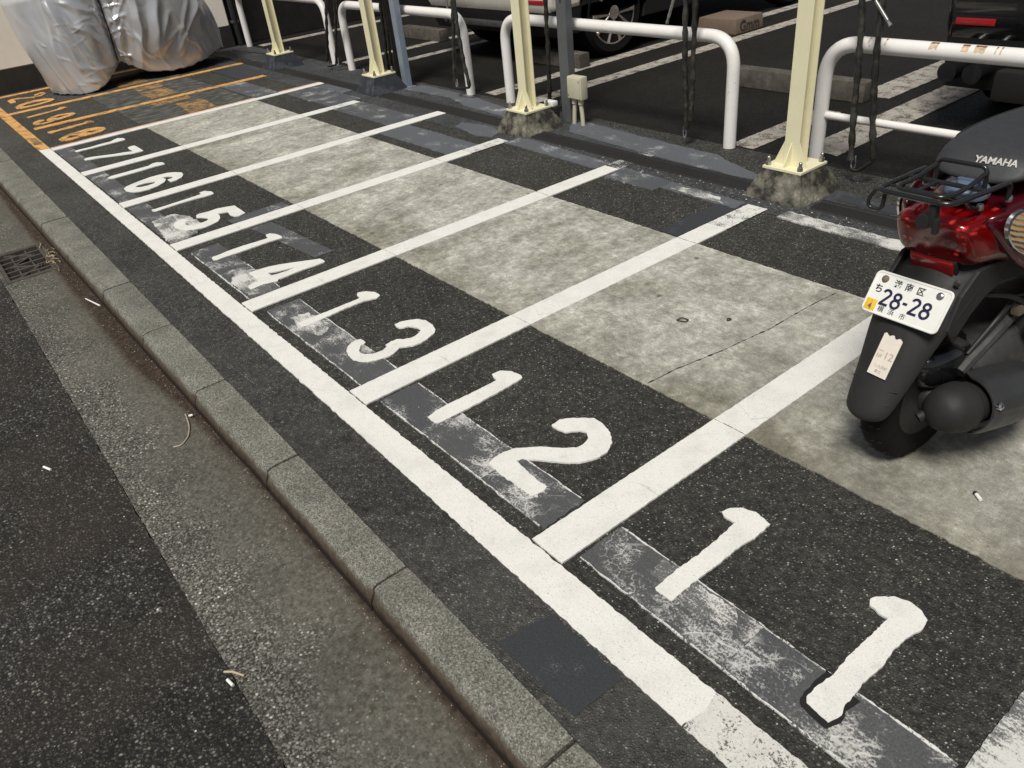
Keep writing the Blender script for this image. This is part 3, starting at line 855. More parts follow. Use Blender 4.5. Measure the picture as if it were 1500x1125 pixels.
DIGITS = {
 '11a': [[(0.271,0.425),(0.277,0.453),(0.295,0.472),(0.332,0.486),(0.384,0.475),(0.386,0.408),(0.379,0.357),(0.38,0.27),(0.377,0.198),(0.378,0.109),(0.333,0.107),(0.326,0.112),(0.323,0.195),(0.327,0.273),(0.323,0.367),(0.32,0.417),(0.284,0.416)]],
 '11b': [[(0.681,0.433),(0.684,0.45),(0.712,0.478),(0.743,0.489),(0.772,0.483),(0.792,0.468),(0.798,0.443),(0.787,0.393),(0.784,0.335),(0.791,0.293),(0.785,0.235),(0.789,0.192),(0.788,0.161),(0.797,0.134),(0.788,0.102),(0.767,0.104),(0.736,0.108),(0.727,0.121),(0.727,0.148),(0.734,0.203),(0.73,0.259),(0.731,0.299),(0.733,0.348),(0.734,0.411),(0.706,0.413),(0.688,0.418)]],
 '12a': [[(-0.667,0.11),(-0.625,0.109),(-0.612,0.122),(-0.611,0.175),(-0.608,0.245),(-0.61,0.314),(-0.611,0.385),(-0.616,0.449),(-0.617,0.471),(-0.634,0.479),(-0.677,0.474),(-0.713,0.447),(-0.715,0.415),(-0.699,0.406),(-0.673,0.401),(-0.673,0.338),(-0.674,0.276),(-0.679,0.205),(-0.676,0.149)]],
 '12b': [[(-0.339,0.363),(-0.342,0.4),(-0.328,0.428),(-0.271,0.481),(-0.228,0.48),(-0.18,0.463),(-0.143,0.434),(-0.12,0.392),(-0.12,0.353),(-0.142,0.302),(-0.182,0.263),(-0.236,0.225),(-0.275,0.194),(-0.282,0.176),(-0.231,0.169),(-0.169,0.163),(-0.131,0.164),(-0.123,0.144),(-0.132,0.107),(-0.163,0.108),(-0.193,0.107),(-0.222,0.11),(-0.264,0.103),(-0.332,0.109),(-0.341,0.132),(-0.343,0.175),(-0.332,0.209),(-0.285,0.267),(-0.236,0.306),(-0.201,0.341),(-0.198,0.371),(-0.209,0.398),(-0.235,0.415),(-0.254,0.406),(-0.282,0.37),(-0.311,0.361)]],
 '13a': [[(-1.628,0.1),(-1.582,0.096),(-1.574,0.117),(-1.58,0.203),(-1.587,0.301),(-1.585,0.388),(-1.564,0.439),(-1.576,0.462),(-1.617,0.465),(-1.66,0.44),(-1.678,0.409),(-1.657,0.393),(-1.624,0.388),(-1.622,0.346),(-1.623,0.26),(-1.625,0.184)]],
 '13b': [[(-1.303,0.369),(-1.298,0.404),(-1.285,0.432),(-1.269,0.452),(-1.233,0.473),(-1.177,0.471),(-1.138,0.458),(-1.118,0.438),(-1.102,0.394),(-1.095,0.36),(-1.1,0.33),(-1.126,0.287),(-1.109,0.255),(-1.102,0.229),(-1.106,0.199),(-1.116,0.173),(-1.13,0.146),(-1.155,0.125),(-1.181,0.115),(-1.222,0.117),(-1.261,0.129),(-1.286,0.147),(-1.304,0.172),(-1.309,0.196),(-1.302,0.214),(-1.261,0.215),(-1.256,0.203),(-1.257,0.189),(-1.234,0.169),(-1.21,0.159),(-1.186,0.167),(-1.165,0.188),(-1.16,0.213),(-1.161,0.235),(-1.174,0.257),(-1.185,0.257),(-1.193,0.287),(-1.19,0.311),(-1.169,0.332),(-1.156,0.358),(-1.158,0.381),(-1.171,0.407),(-1.184,0.417),(-1.211,0.415),(-1.245,0.398),(-1.249,0.378),(-1.259,0.365),(-1.279,0.364)]],
 '14a': [[(-2.622,0.095),(-2.591,0.092),(-2.578,0.106),(-2.584,0.151),(-2.582,0.215),(-2.583,0.303),(-2.584,0.394),(-2.576,0.459),(-2.615,0.463),(-2.66,0.455),(-2.692,0.437),(-2.693,0.416),(-2.669,0.407),(-2.637,0.405),(-2.64,0.35),(-2.649,0.264),(-2.647,0.188),(-2.637,0.132),(-2.638,0.107)]],
 '14b': [[(-2.291,0.157),(-2.29,0.198),(-2.28,0.253),(-2.263,0.296),(-2.223,0.364),(-2.191,0.414),(-2.159,0.464),(-2.136,0.47),(-2.105,0.466),(-2.104,0.415),(-2.109,0.353),(-2.107,0.309),(-2.102,0.257),(-2.104,0.227),(-2.088,0.214),(-2.097,0.19),(-2.11,0.147),(-2.105,0.113),(-2.103,0.088),(-2.128,0.088),(-2.151,0.096),(-2.163,0.129),(-2.162,0.152),(-2.19,0.156),(-2.233,0.154),(-2.269,0.152)],[(-2.213,0.222),(-2.19,0.264),(-2.177,0.308),(-2.164,0.342),(-2.159,0.3),(-2.163,0.252),(-2.171,0.222),(-2.19,0.218)]],
 '15a': [[(-3.684,0.11),(-3.645,0.107),(-3.628,0.123),(-3.64,0.179),(-3.647,0.269),(-3.646,0.359),(-3.635,0.428),(-3.637,0.48),(-3.689,0.485),(-3.744,0.458),(-3.745,0.426),(-3.701,0.422),(-3.696,0.376),(-3.689,0.283),(-3.682,0.192),(-3.68,0.135)]],
 '15b': [[(-3.339,0.264),(-3.35,0.283),(-3.339,0.34),(-3.344,0.385),(-3.324,0.436),(-3.302,0.481),(-3.218,0.479),(-3.121,0.475),(-3.105,0.433),(-3.123,0.41),(-3.166,0.401),(-3.203,0.407),(-3.231,0.413),(-3.242,0.391),(-3.257,0.36),(-3.213,0.358),(-3.169,0.344),(-3.126,0.317),(-3.109,0.277),(-3.1,0.232),(-3.111,0.183),(-3.14,0.143),(-3.189,0.119),(-3.235,0.109),(-3.286,0.115),(-3.329,0.135),(-3.345,0.17),(-3.34,0.194),(-3.293,0.203),(-3.278,0.181),(-3.243,0.168),(-3.212,0.172),(-3.185,0.2),(-3.186,0.238),(-3.192,0.274),(-3.212,0.291),(-3.24,0.291),(-3.275,0.273),(-3.299,0.252)]],
 '16a': [[(-4.666,0.104),(-4.624,0.111),(-4.614,0.133),(-4.616,0.202),(-4.618,0.311),(-4.624,0.379),(-4.629,0.425),(-4.623,0.486),(-4.684,0.486),(-4.726,0.458),(-4.724,0.426),(-4.692,0.39),(-4.69,0.31),(-4.689,0.222),(-4.689,0.136)]],
 '16b': [[(-4.294,0.113),(-4.331,0.138),(-4.349,0.176),(-4.373,0.241),(-4.393,0.31),(-4.39,0.374),(-4.38,0.427),(-4.344,0.468),(-4.293,0.495),(-4.236,0.488),(-4.181,0.458),(-4.152,0.418),(-4.15,0.375),(-4.222,0.377),(-4.222,0.407),(-4.253,0.423),(-4.296,0.4),(-4.307,0.363),(-4.24,0.372),(-4.184,0.344),(-4.139,0.288),(-4.121,0.23),(-4.132,0.172),(-4.165,0.125),(-4.221,0.108)],[(-4.258,0.175),(-4.284,0.207),(-4.286,0.258),(-4.257,0.308),(-4.221,0.288),(-4.212,0.244),(-4.225,0.198)]],
 '17a': [[(-5.694,0.116),(-5.657,0.124),(-5.666,0.175),(-5.665,0.264),(-5.664,0.347),(-5.663,0.431),(-5.669,0.495),(-5.733,0.497),(-5.787,0.464),(-5.767,0.433),(-5.729,0.397),(-5.73,0.322),(-5.711,0.234),(-5.721,0.163),(-5.717,0.125)]],
 '17b': [[(-5.362,0.109),(-5.319,0.107),(-5.314,0.126),(-5.299,0.196),(-5.254,0.264),(-5.209,0.332),(-5.159,0.418),(-5.157,0.489),(-5.274,0.492),(-5.39,0.489),(-5.402,0.466),(-5.385,0.436),(-5.333,0.43),(-5.221,0.432),(-5.257,0.385),(-5.286,0.312),(-5.331,0.244),(-5.376,0.175),(-5.391,0.128)]],
 '18a': [[(-6.68,0.106),(-6.612,0.111),(-6.591,0.136),(-6.627,0.214),(-6.625,0.304),(-6.654,0.402),(-6.656,0.492),(-6.745,0.479),(-6.759,0.444),(-6.709,0.408),(-6.724,0.295),(-6.678,0.183),(-6.699,0.14)]],
 '18b': [[(-6.276,0.116),(-6.337,0.16),(-6.39,0.224),(-6.416,0.306),(-6.434,0.381),(-6.401,0.452),(-6.33,0.495),(-6.239,0.487),(-6.178,0.439),(-6.162,0.365),(-6.167,0.29),(-6.143,0.199),(-6.161,0.146),(-6.208,0.116)],[(-6.274,0.176),(-6.312,0.224),(-6.278,0.281),(-6.235,0.248),(-6.232,0.195)],[(-6.294,0.331),(-6.325,0.374),(-6.298,0.427),(-6.247,0.409),(-6.239,0.365)]],
 '19a': [[(-7.601,0.1),(-7.553,0.114),(-7.562,0.18),(-7.585,0.281),(-7.609,0.384),(-7.622,0.48),(-7.705,0.464),(-7.738,0.431),(-7.665,0.382),(-7.647,0.26),(-7.623,0.158)]],
 '19b': [[(-7.236,0.086),(-7.288,0.117),(-7.321,0.161),(-7.29,0.193),(-7.233,0.191),(-7.214,0.153),(-7.205,0.121),(-7.15,0.154),(-7.136,0.213),(-7.213,0.203),(-7.265,0.213),(-7.341,0.266),(-7.367,0.335),(-7.357,0.398),(-7.31,0.453),(-7.237,0.466),(-7.177,0.43),(-7.144,0.353),(-7.12,0.285),(-7.096,0.218),(-7.09,0.155),(-7.127,0.1),(-7.187,0.083)],[(-7.264,0.282),(-7.306,0.342),(-7.278,0.401),(-7.246,0.413),(-7.23,0.358),(-7.213,0.304)]],
 '20a': [[(-8.788,0.118),(-8.841,0.162),(-8.816,0.236),(-8.722,0.32),(-8.692,0.386),(-8.729,0.451),(-8.797,0.449),(-8.735,0.379),(-8.798,0.38),(-8.875,0.449),(-8.852,0.489),(-8.744,0.494),(-8.658,0.437),(-8.642,0.362),(-8.715,0.29),(-8.775,0.208),(-8.787,0.174),(-8.645,0.179),(-8.582,0.165),(-8.6,0.116)]],
 '20b': [[(-8.3,0.116),(-8.383,0.164),(-8.451,0.237),(-8.459,0.329),(-8.422,0.421),(-8.339,0.476),(-8.254,0.48),(-8.184,0.431),(-8.144,0.327),(-8.126,0.228),(-8.132,0.149),(-8.184,0.11)],[(-8.259,0.17),(-8.334,0.238),(-8.352,0.324),(-8.325,0.403),(-8.268,0.434),(-8.235,0.372),(-8.204,0.263),(-8.212,0.196)]],
}
LOOK = {'11': 'large white number 11 nearest the camera', '12': 'white number 12 painted in the second bay', '13': 'white number 13 with a chipped 3',
        '14': 'white number 14 over a scraped grey patch', '15': 'white number 15 with chalk smears beside it', '16': 'small white number 16 on dark asphalt', '17': 'white number 17 beside the orange bays',
        '18': 'orange number 18 in the nearest orange bay', '19': 'orange number 19 in the middle orange bay', '20': 'faded orange number 20 beside the silver cover'}
for k in sorted(LOOK):
    a, b = DIGITS[k + 'a'], DIGITS[k + 'b']
    cx = (a[0][0][0] + b[0][0][0]) / 2
    e = thing('bay_number', LOOK[k], 'number', (cx, .3, 0), group='numbers painted in the bay mouths')
    for lp in (a, b):
        o = sheet('digit', lp, .001, .0067, 'white' if k < '18' else 'orange', e, step=.006, amp=.0026 if k < '14' else .0012, loc=(cx, .3), seed=int(k))
        o.location = (0, 0, 0)

_lp = [q for q in DIGITS['11b'][0] if q[1] < .215]
_c = (sum(q[0] for q in _lp) / len(_lp), .2)
_o = []
for q in _lp:
    dv = Vector((q[0] - _c[0], q[1] - _c[1])); dv.normalize()
    _o.append((q[0] + dv.x * .016, min(.21, q[1] + dv.y * .015)))
struct(sheet('black_touch_up', [_o], .0046, .0056, 'seal', step=.008, amp=.0025))

# ------------------------------------------------------------------ walls at the far end
e = thing('wall', 'cream plastered wall with a dark base behind the silver cover', 'wall', (-9.28, 0, 0))
G().box((-.12, .02, 1.62), (.24, 5.64, 2.76)).build('plaster', 'wallcream', e, bev=.01)
G().box((-.118, .02, .12), (.244, 5.646, .238)).build('wall_base', 'walldark', e)
e = thing('block_wall', 'dark concrete block wall along the car park', 'wall', (-9.32, 6, 0))
G().box((-.1, .9, 1.1), (.2, 8.0, 2.2)).build('blocks', 'blockwall', e, bev=.006)
G().box((-.1, .9, 2.23), (.24, 8.02, .06)).build('coping', 'stop', e, bev=.006)
e = thing('drain_pipe', 'black drain pipe on the end of the cream wall', 'pipe', (-9.22, 2.90, 0))
G().tube([(0, 0, .02), (0, 0, 2.6)], .035, 14).build('pipe', 'black', e)
for z in (.28, 1.3):
    G().box((-.02, 0, z), (.1, .085, .03)).build('pipe_clip', 'darksteel', e, bev=.004)

# ------------------------------------------------------------------ cream H-section posts
def make_post(dark, label):
    e = thing('post', label, 'post', group='cream posts along the heads of the bays')
    h = .135
    g = G()
    b, t = (.165, .175), (.105, .105)
    ring = lambda w, d, z, n=10: [(x, y, z) for x, y in ([(-w + 2 * w * k / n, -d) for k in range(n)] + [(w, -d + 2 * d * k / n) for k in range(n)] + [(w - 2 * w * k / n, d) for k in range(n)] + [(-w, d - 2 * d * k / n) for k in range(n)])]
    rings = []
    for k in range(9):
        q = k / 8
        w_, d_ = b[0] + (t[0] - b[0]) * q, b[1] + (t[1] - b[1]) * q
        r = [(x + noise.noise(Vector((x * 18, y * 18, q * 5))) * .007, y + noise.noise(Vector((x * 18, y * 18, q * 5 + 9))) * .007, z) for x, y, z in ring(w_, d_, h * q)]
        rings.append(r)
    g.loft(rings).build('plinth', 'plinth_dark' if dark else 'plinth', e, ang=45)
    G().box((0, 0, h + .007), (.215, .215, .014)).build('base_plate', 'post', e, bev=.002)
    z0 = h + .0145
    H = 2.35
    g = G()
    g.box((0, -.0365, (H + z0) / 2), (.08, .007, H - z0))
    g.box((0, .0365, (H + z0) / 2), (.08, .007, H - z0))
    g.box((0, 0, (H + z0) / 2), (.006, .065, H - z0 - .002))
    g.build('column', 'post', e, smooth=False, bev=.0012)
    for sx in (-1, 1):
        g = G()
        x0, x1 = sx * .0405, sx * .085
        V = [(x0, -.003 - .0365, z0), (x1, -.003 - .0365, z0), (x1, -.003 - .0365, z0 + .012), (x0, -.003 - .0365, z0 + .11)]
        V += [(a, b_ + .006, c) for a, b_, c in V]
        g.add(V, [[0, 1, 2, 3], [7, 6, 5, 4], [0, 4, 5, 1], [1, 5, 6, 2], [2, 6, 7, 3], [3, 7, 4, 0]])
        g.build('gusset', 'post', e, smooth=False)
    g = G()
    V = [(-.003, -.0405, z0), (-.003, -.09, z0), (-.003, -.09, z0 + .012), (-.003, -.0405, z0 + .11)]
    V += [(.003, b_, c) for a, b_, c in V]
    g.add(V, [[0, 1, 2, 3], [7, 6, 5, 4], [0, 4, 5, 1], [1, 5, 6, 2], [2, 6, 7, 3], [3, 7, 4, 0]])
    g.build('gusset', 'post', e, smooth=False)
    for sx in (-1, 1):
        for sy in (-1, 1):
            g = G()
            g.lathe([(.0085, 0), (.0085, .038), (.006, .042)], (sx * .088, sy * .088, z0), n=10)
            g.lathe([(.0145, .002), (.0145, .017)], (sx * .088, sy * .088, z0), n=6)
            g.build('bolt', 'steel', e, ang=25)
    return e

def dup(root, loc, label, rz=None):
    r = root.copy(); COL.objects.link(r); r.location = loc; r['label'] = label
    if rz is not None:
        r.rotation_euler = (0, 0, rz)
    for ch in list(root.children):
        c = ch.copy(); COL.objects.link(c); c.parent = r
        for gg in list(ch.children):
            d = gg.copy(); COL.objects.link(d); d.parent = c
    return r

p_near = make_post(False, 'cream steel post on a stained concrete plinth, nearest the red scooter')
p_near.location = (-.935, 2.47, 0)
dup(p_near, (-2.985, 2.475, 0), 'cream steel post on a stained plinth, beside the grey post with the beige box')
p_far = make_post(True, 'cream steel post on a black coated plinth, beside the blue grey tube post')
p_far.location = (-5.10, 2.54, 0)
dup(p_far, (-7.21, 2.56, 0), 'cream steel post nearest the silver cover, at the far end of the row')

# ------------------------------------------------------------------ white tube rails
def rail(name, x0, x1, y, z, label, bar=None):
    e = thing(name, label, 'rail', (x0, y, 0), group='white tube rails before the car park')
    L = x1 - x0
    G().tube(arc([(0, 0, -.02), (0, 0, z), (L, 0, z), (L, 0, -.02)], .17, 10), .036, 20).build('hoop', 'rail', e, ang=60)
    if bar:
        G().tube([(.03, 0, bar), (L - .03, 0, bar)], .019, 14).build('lower_bar', 'rail', e, ang=60)
    return e
rail('tube_rail', -9.02, -6.71, 2.93, .60, 'white tube rail nearest the block wall')
rail('tube_rail', -6.22, -4.20, 2.86, .595, 'white tube rail behind the blue grey tube post')
rail('tube_rail', -3.70, -1.64, 2.88, .595, 'white tube rail before the empty dark parking space')
_e = rail('tube_rail', -1.06, 1.35, 2.85, .62, 'rust spotted white rail with a lower bar, beside the scooter seat', .275)
M['rust'] = plain("rust", (.20, .10, .035), .85, var=.6, sc=90)
M['rust_run'] = plain("rust_run_stain", (.58, .45, .30), .6, var=.35, sc=60)
for cx, ln in ((.52, .035), (.655, .03), (.715, .045), (.78, .006), (.80, .006), (.30, .008), (.22, .006)):
    for a0, a1, rr_, m_ in ((100, 122, .0364, 'rust'), (122, 165, .0362, 'rust_run')):
        V, F = [], []
        for i in range(9):
            for j in range(7):
                a = radians(a0 + (a1 - a0) * j / 6 * (1 - .45 * abs(noise.noise(Vector((i * .9, cx * 31, 1))))))
                x = cx + ln * (i / 8 - .5) + .002 * noise.noise(Vector((i, j, cx * 9)))
                V.append((x, -rr_ * sin(a - radians(90)) - 0.0, .62 + rr_ * cos(a - radians(90))))
        F = [[i * 7 + j, i * 7 + j + 1, (i + 1) * 7 + j + 1, (i + 1) * 7 + j] for i in range(8) for j in range(6)]
        o_ = G().add(V, F).build('rust_patch' if m_ == 'rust' else 'rust_run', m_, _e)

# ------------------------------------------------------------------ other uprights
e = thing('tube_post', 'blue grey square tube post behind a cream post', 'post', (-4.985, 2.74, 0))
G().box((0, 0, 1.2), (.075, .06, 2.4)).build('tube', 'galv', e, bev=.006)
G().box((0, 0, .004), (.11, .10, .008)).build('foot_plate', 'galv', e)
e = thing('channel_post', 'dark brown channel post between the cream and blue grey posts', 'post', (-5.085, 2.755, 0))
g = G()
g.box((0, .02, 1.2), (.085, .006, 2.4)); g.box((-.0395, -.004, 1.2), (.006, .042, 2.4)); g.box((.0395, -.004, 1.2), (.006, .042, 2.4))
g.build('channel', 'channel', e, smooth=False)
e = thing('grey_post', 'dark grey steel post carrying a beige junction box', 'post', (-2.895, 2.76, 0))
G().box((0, 0, 1.2), (.09, .06, 2.4)).build('tube', 'greypost', e, bev=.005)
e = thing('junction_box', 'beige junction box with two conduits on the dark grey post', 'junction box', (-2.765, 2.725, .17))
g = G().box((0, 0, .075), (.135, .06, .145), bev=.008)
g.build('box', 'jbox', e)
G().box((0, -.032, .075), (.118, .008, .128), bev=.003).build('lid', 'jbox', e)
for sx in (-.05, .05):
    G().lathe([(.005, 0), (.004, .003)], (sx, -.036, .12 if sx > 0 else .03), 'y', 8).build('screw', 'darksteel', e)
for sx, tx in ((-.032, -.012), (.03, .012)):
    G().tube([(sx, 0, .005), (sx, 0, -.035), (sx + tx * .6, 0, -.1), (tx + sx, 0, -.17)], .0145, 12).tube([(sx, 0, .004), (sx, 0, -.03)], .02, 12).build('conduit', 'jbox', e)
e = thing('cable_clamp', 'small white and black clamp hanging behind a cream post', 'clamp', (-2.92, 2.62, .12))
G().box((0, 0, .03), (.09, .05, .035), bev=.009).build('cover', 'white_box', e)
G().box((.035, 0, -.02), (.05, .05, .07), bev=.008).tube([(-.03, 0, .02), (-.03, 0, -.07)], .008).build('clamp_body', 'black', e)

# lock rail the sleeved chains hang from (runs from post to post above the picture)
e = thing('lock_rail', 'horizontal steel lock rail behind the cream posts', 'rail', (-4, 2.70, 1.12))
G().tube([(-4.2, 0, 0), (5.4, 0, 0)], .024, 14).build('tube', 'galv', e)
for x in (-3.21, -1.10, 1.015, 3.065):
    G().box((x, -.09, 0), (.06, .19, .012)).build('bracket', 'galv', e)

def strand(top, bot, seed):
    pts, rs = [], []
    n = 34
    for k in range(n + 1):
        t = k / n
        p = Vector(top).lerp(Vector(bot), t)
        p.x += .010 * sin(t * 5 + seed) + .006 * noise.noise(Vector((t * 9, seed, 0)))
        p.y += .008 * sin(t * 4 + seed * 2)
        pts.append(p)
        rs.append(.0150 + .0030 * sin(k * 1.9 + seed) + .002 * noise.noise(Vector((k * 1.1, seed, 4))))
    return G().tube(pts, rs, 10)

CH = (((-.872, .80), (-.792, .115), (-.77, .80), (-.689, .14), 'pair of black sleeved lock chains before the rust spotted rail', 'J'),
      ((-1.872, .80), (-1.868, .10), (-1.812, .80), (-1.832, .16), 'black sleeved lock chains at the right end of an empty space rail', 'O'),
      ((-3.05, .76), (-3.086, .127), (-2.90, .76), (-2.955, .105), 'black sleeved lock chains looped beside the beige junction box', 'U'),
      ((-4.155, .72), (-4.229, .125), (-4.115, .72), (-4.045, .11), 'black sleeved lock chains against the leg of a white rail', 'J'),
      ((-5.23, .60), (-5.33, .10), (-5.19, .60), (-5.24, .07), 'black lock chains hanging between a cream post and dark channel', 'O'),
      ((-6.245, .65), (-6.50, .085), (-6.08, .65), (-6.325, .075), 'black and silver lock chains nearest the block wall', 'J'))
for i, (a0, a1, b0, b1, lab, kind) in enumerate(CH):
    cx = (a0[0] + b0[0]) / 2
    e = thing('lock_chain', lab, 'chain', (cx, 2.75, 1.12), group='sleeved lock chains hanging from the lock rail')
    P = lambda p, y=0: (p[0] - cx, y, p[1] - 1.12)
    ext = lambda p, q: (p[0] + (p[0] - q[0]) / (p[1] - q[1]) * (1.10 - p[1]), 1.10)
    strand(P(ext(a0, a1)), P(a1), i * 2.1).build('sleeve', 'sleeve', e, ang=60)
    strand(P(ext(b0, b1)), P(b1), i * 2.1 + 1).build('sleeve', 'sleeve', e, ang=60)
    g = G()
    A, B = Vector(P(a1)), Vector(P(b1))
    lo = Vector((A.x, 0, A.z - .045))
    g.tube(arc([A + Vector((-.006, 0, .02)), A + Vector((-.010, 0, -.03)), lo + Vector((.004, 0, -.008)), A + Vector((.014, 0, -.03)), A + Vector((.01, 0, .02))], .02, 4), .0042, 8)
    g.build('shackle', 'chrome', e)
    if kind in 'JU':
        g = G().tube(arc([lo + Vector((.002, -.012, 0)), lo + Vector((.035, -.012, -.004)), B + Vector((0, -.004, -.012)), B + Vector((.002, 0, .015))], .03, 6), [.009] * 16 if False else .009, 10)
        g.build('link_bar', 'black', e)
    # strap pin hanging in front
    if i in (0, 1, 3):
        dx, zt, zb = {0: (.035, .83, .735), 1: (-.10, .82, .675), 3: (-.05, .74, .665)}[i]
        tp = Vector((dx, -.02, zt - 1.12)); bt = Vector((dx + (.085 if i == 0 else -.055 if i == 1 else .0), -.02, zb - 1.12))
        G().tube([(0, 0, -.02), tp], .004, 6).tube([tp, tp.lerp(bt, .8)], .0085, 10).tube([tp.lerp(bt, .82), bt], [.006, .0095], 8).build('lock_pin', 'steel', e)

# ------------------------------------------------------------------ car park: lines, stops, box
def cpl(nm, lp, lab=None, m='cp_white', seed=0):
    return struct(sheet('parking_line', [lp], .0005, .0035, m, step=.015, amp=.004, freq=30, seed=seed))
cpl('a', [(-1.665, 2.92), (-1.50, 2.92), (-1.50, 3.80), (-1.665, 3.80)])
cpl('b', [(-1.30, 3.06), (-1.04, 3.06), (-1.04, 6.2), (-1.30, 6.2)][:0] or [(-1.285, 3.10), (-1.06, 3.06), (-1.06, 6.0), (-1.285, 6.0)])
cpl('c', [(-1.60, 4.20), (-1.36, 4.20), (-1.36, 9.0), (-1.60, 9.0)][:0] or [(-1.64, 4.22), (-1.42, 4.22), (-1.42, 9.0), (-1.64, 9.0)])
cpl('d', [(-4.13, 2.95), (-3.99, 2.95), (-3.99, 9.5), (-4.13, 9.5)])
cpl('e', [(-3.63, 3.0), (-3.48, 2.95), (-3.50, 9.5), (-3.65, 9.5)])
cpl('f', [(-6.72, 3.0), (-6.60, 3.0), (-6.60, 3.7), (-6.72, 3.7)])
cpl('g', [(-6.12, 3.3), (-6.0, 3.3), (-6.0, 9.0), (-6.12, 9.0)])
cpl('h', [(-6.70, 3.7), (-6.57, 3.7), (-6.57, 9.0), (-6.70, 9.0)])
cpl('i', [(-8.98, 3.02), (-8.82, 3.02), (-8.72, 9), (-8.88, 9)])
def wheel_stop(x0, x1, y, h, label):
    e = thing('wheel_stop', label, 'wheel stop', ((x0 + x1) / 2, y, 0), group='concrete wheel stops in the car park')
    L = x1 - x0
    g = G().box((0, .065, h / 2), (L, .13, h), bev=.008, taper=(1, .88))
    g.build('stop_block', 'stop', e)
    for s_ in (-.38, .38):
        G().lathe([(.014, 0), (.014, .006), (.006, .007)], (s_ * L, .065, h), n=10).build('fixing_bolt', 'steel', e)
wheel_stop(-2.54, -1.50, 4.04, .125, 'long grey wheel stop in the empty space beside a cream post')
wheel_stop(-4.92, -4.03, 3.90, .12, 'grey wheel stop just behind the tyre of the pale car')
wheel_stop(-7.35, -6.55, 4.14, .12, 'grey wheel stop seen past the blue grey tube post')
wheel_stop(-1.05, .95, 5.1, .11, 'low grey wheel stop under the black car') if False else None
e = thing('moulded_box', 'brown moulded box with raised lettering between two parking lines', 'box', (-3.91, 5.77, 0))
G().box((0, 0, .067), (.46, .42, .134), bev=.012, taper=(.94, .97)).build('box_body', 'brownbox', e)
text('lettering', 'Gmm', .13, 'brownink', e, Matrix.Translation((.2255, 0, .062)) @ Matrix.Rotation(radians(-3.2), 4, 'Y') @ Matrix.Rotation(radians(90), 4, 'Z') @ Matrix.Rotation(radians(90), 4, 'X'), .002, .003)
e = thing('kerb_block', 'flat concrete block at the back of the empty parking space', 'block', (-1.6, 5.66, 0))
G().box((.42, 0, .03), (.9, .12, .06), bev=.006).build('slab_block', 'stop', e)

# ------------------------------------------------------------------ cars
def car_wheel(e, x, y, r, side, alloy=True):
    t = G()
    prof = [(r * .72, -.10), (r * .9, -.112), (r * .985, -.085), (r, -.04), (r, .04), (r * .985, .085), (r * .9, .112), (r * .72, .10)]
    w_ = t.lathe(prof, (x, y, r), 'x', 40).build('wheel', 'rubber', e)
    g = G()
    o = side * .088
    g.lathe([(r * .74, -.02), (r * .745, .012), (r * .70, .014), (r * .68, -.012)][::1], (x + o, y, r), 'x', 40)
    for k in range(5):
        a = 2 * pi * k / 5 - pi / 2
        for da in (-.30, .30):
            p0 = Vector((x + o + side * .004, y + cos(a) * r * .14, r + sin(a) * r * .14))
            p1 = Vector((x + o + side * .006, y + cos(a + da) * r * .70, r + sin(a + da) * r * .70))
            g.tube([p0, p0.lerp(p1, .5), p1], [.012, .015, .021], 6)
    g.lathe([(r * .17, 0), (r * .16, .02), (r * .08, .024)] if side > 0 else [(r * .08, -.024), (r * .16, -.02), (r * .17, 0)], (x + o, y, r), 'x', 20)
    g.build('rim', 'alloy', w_)
    d = G().lathe([(r * .72, -.005), (r * .72, .005)], (x + side * .04, y, r), 'x', 30)
    d.build('brake_disc', 'carplastic', w_)
    return w_

def profile_solid(name, prof, hw, mat, e, bev=.05, res=3):
    cu = bpy.data.curves.new(name, 'CURVE'); cu.dimensions = '2D'; cu.fill_mode = 'BOTH'
    cu.extrude = hw - bev; cu.bevel_depth = bev; cu.bevel_resolution = res; cu.offset = -bev
    sp = cu.splines.new('POLY'); sp.points.add(len(prof) - 1)
    for i, p in enumerate(prof):
        sp.points[i].co = (p[0], p[1], 0, 1)
    sp.use_cyclic_u = True
    tmp = bpy.data.objects.new(name, cu); COL.objects.link(tmp)
    me = bpy.data.meshes.new_from_object(tmp.evaluated_get(bpy.context.evaluated_depsgraph_get()))
    bpy.data.objects.remove(tmp)
    me.transform(Matrix(((0, 0, 1, 0), (1, 0, 0, 0), (0, 1, 0, 0), (0, 0, 0, 1))))
    me.materials.clear(); me.materials.append(M[mat]); me.name = name
    me.shade_smooth(); me.set_sharp_from_angle(angle=radians(35))
    return link(bpy.data.objects.new(name, me), e)

def arch(cy, cz, r, zb):
    """points of a wheel arch from rear to front"""
    t0 = math.asin(max(-1, min(1, (zb - cz) / r)))
    return [(cy + r * cos(pi - t0 + (2 * t0 - pi) * k / 12), cz + r * sin(pi - t0 + (2 * t0 - pi) * k / 12)) for k in range(13)]

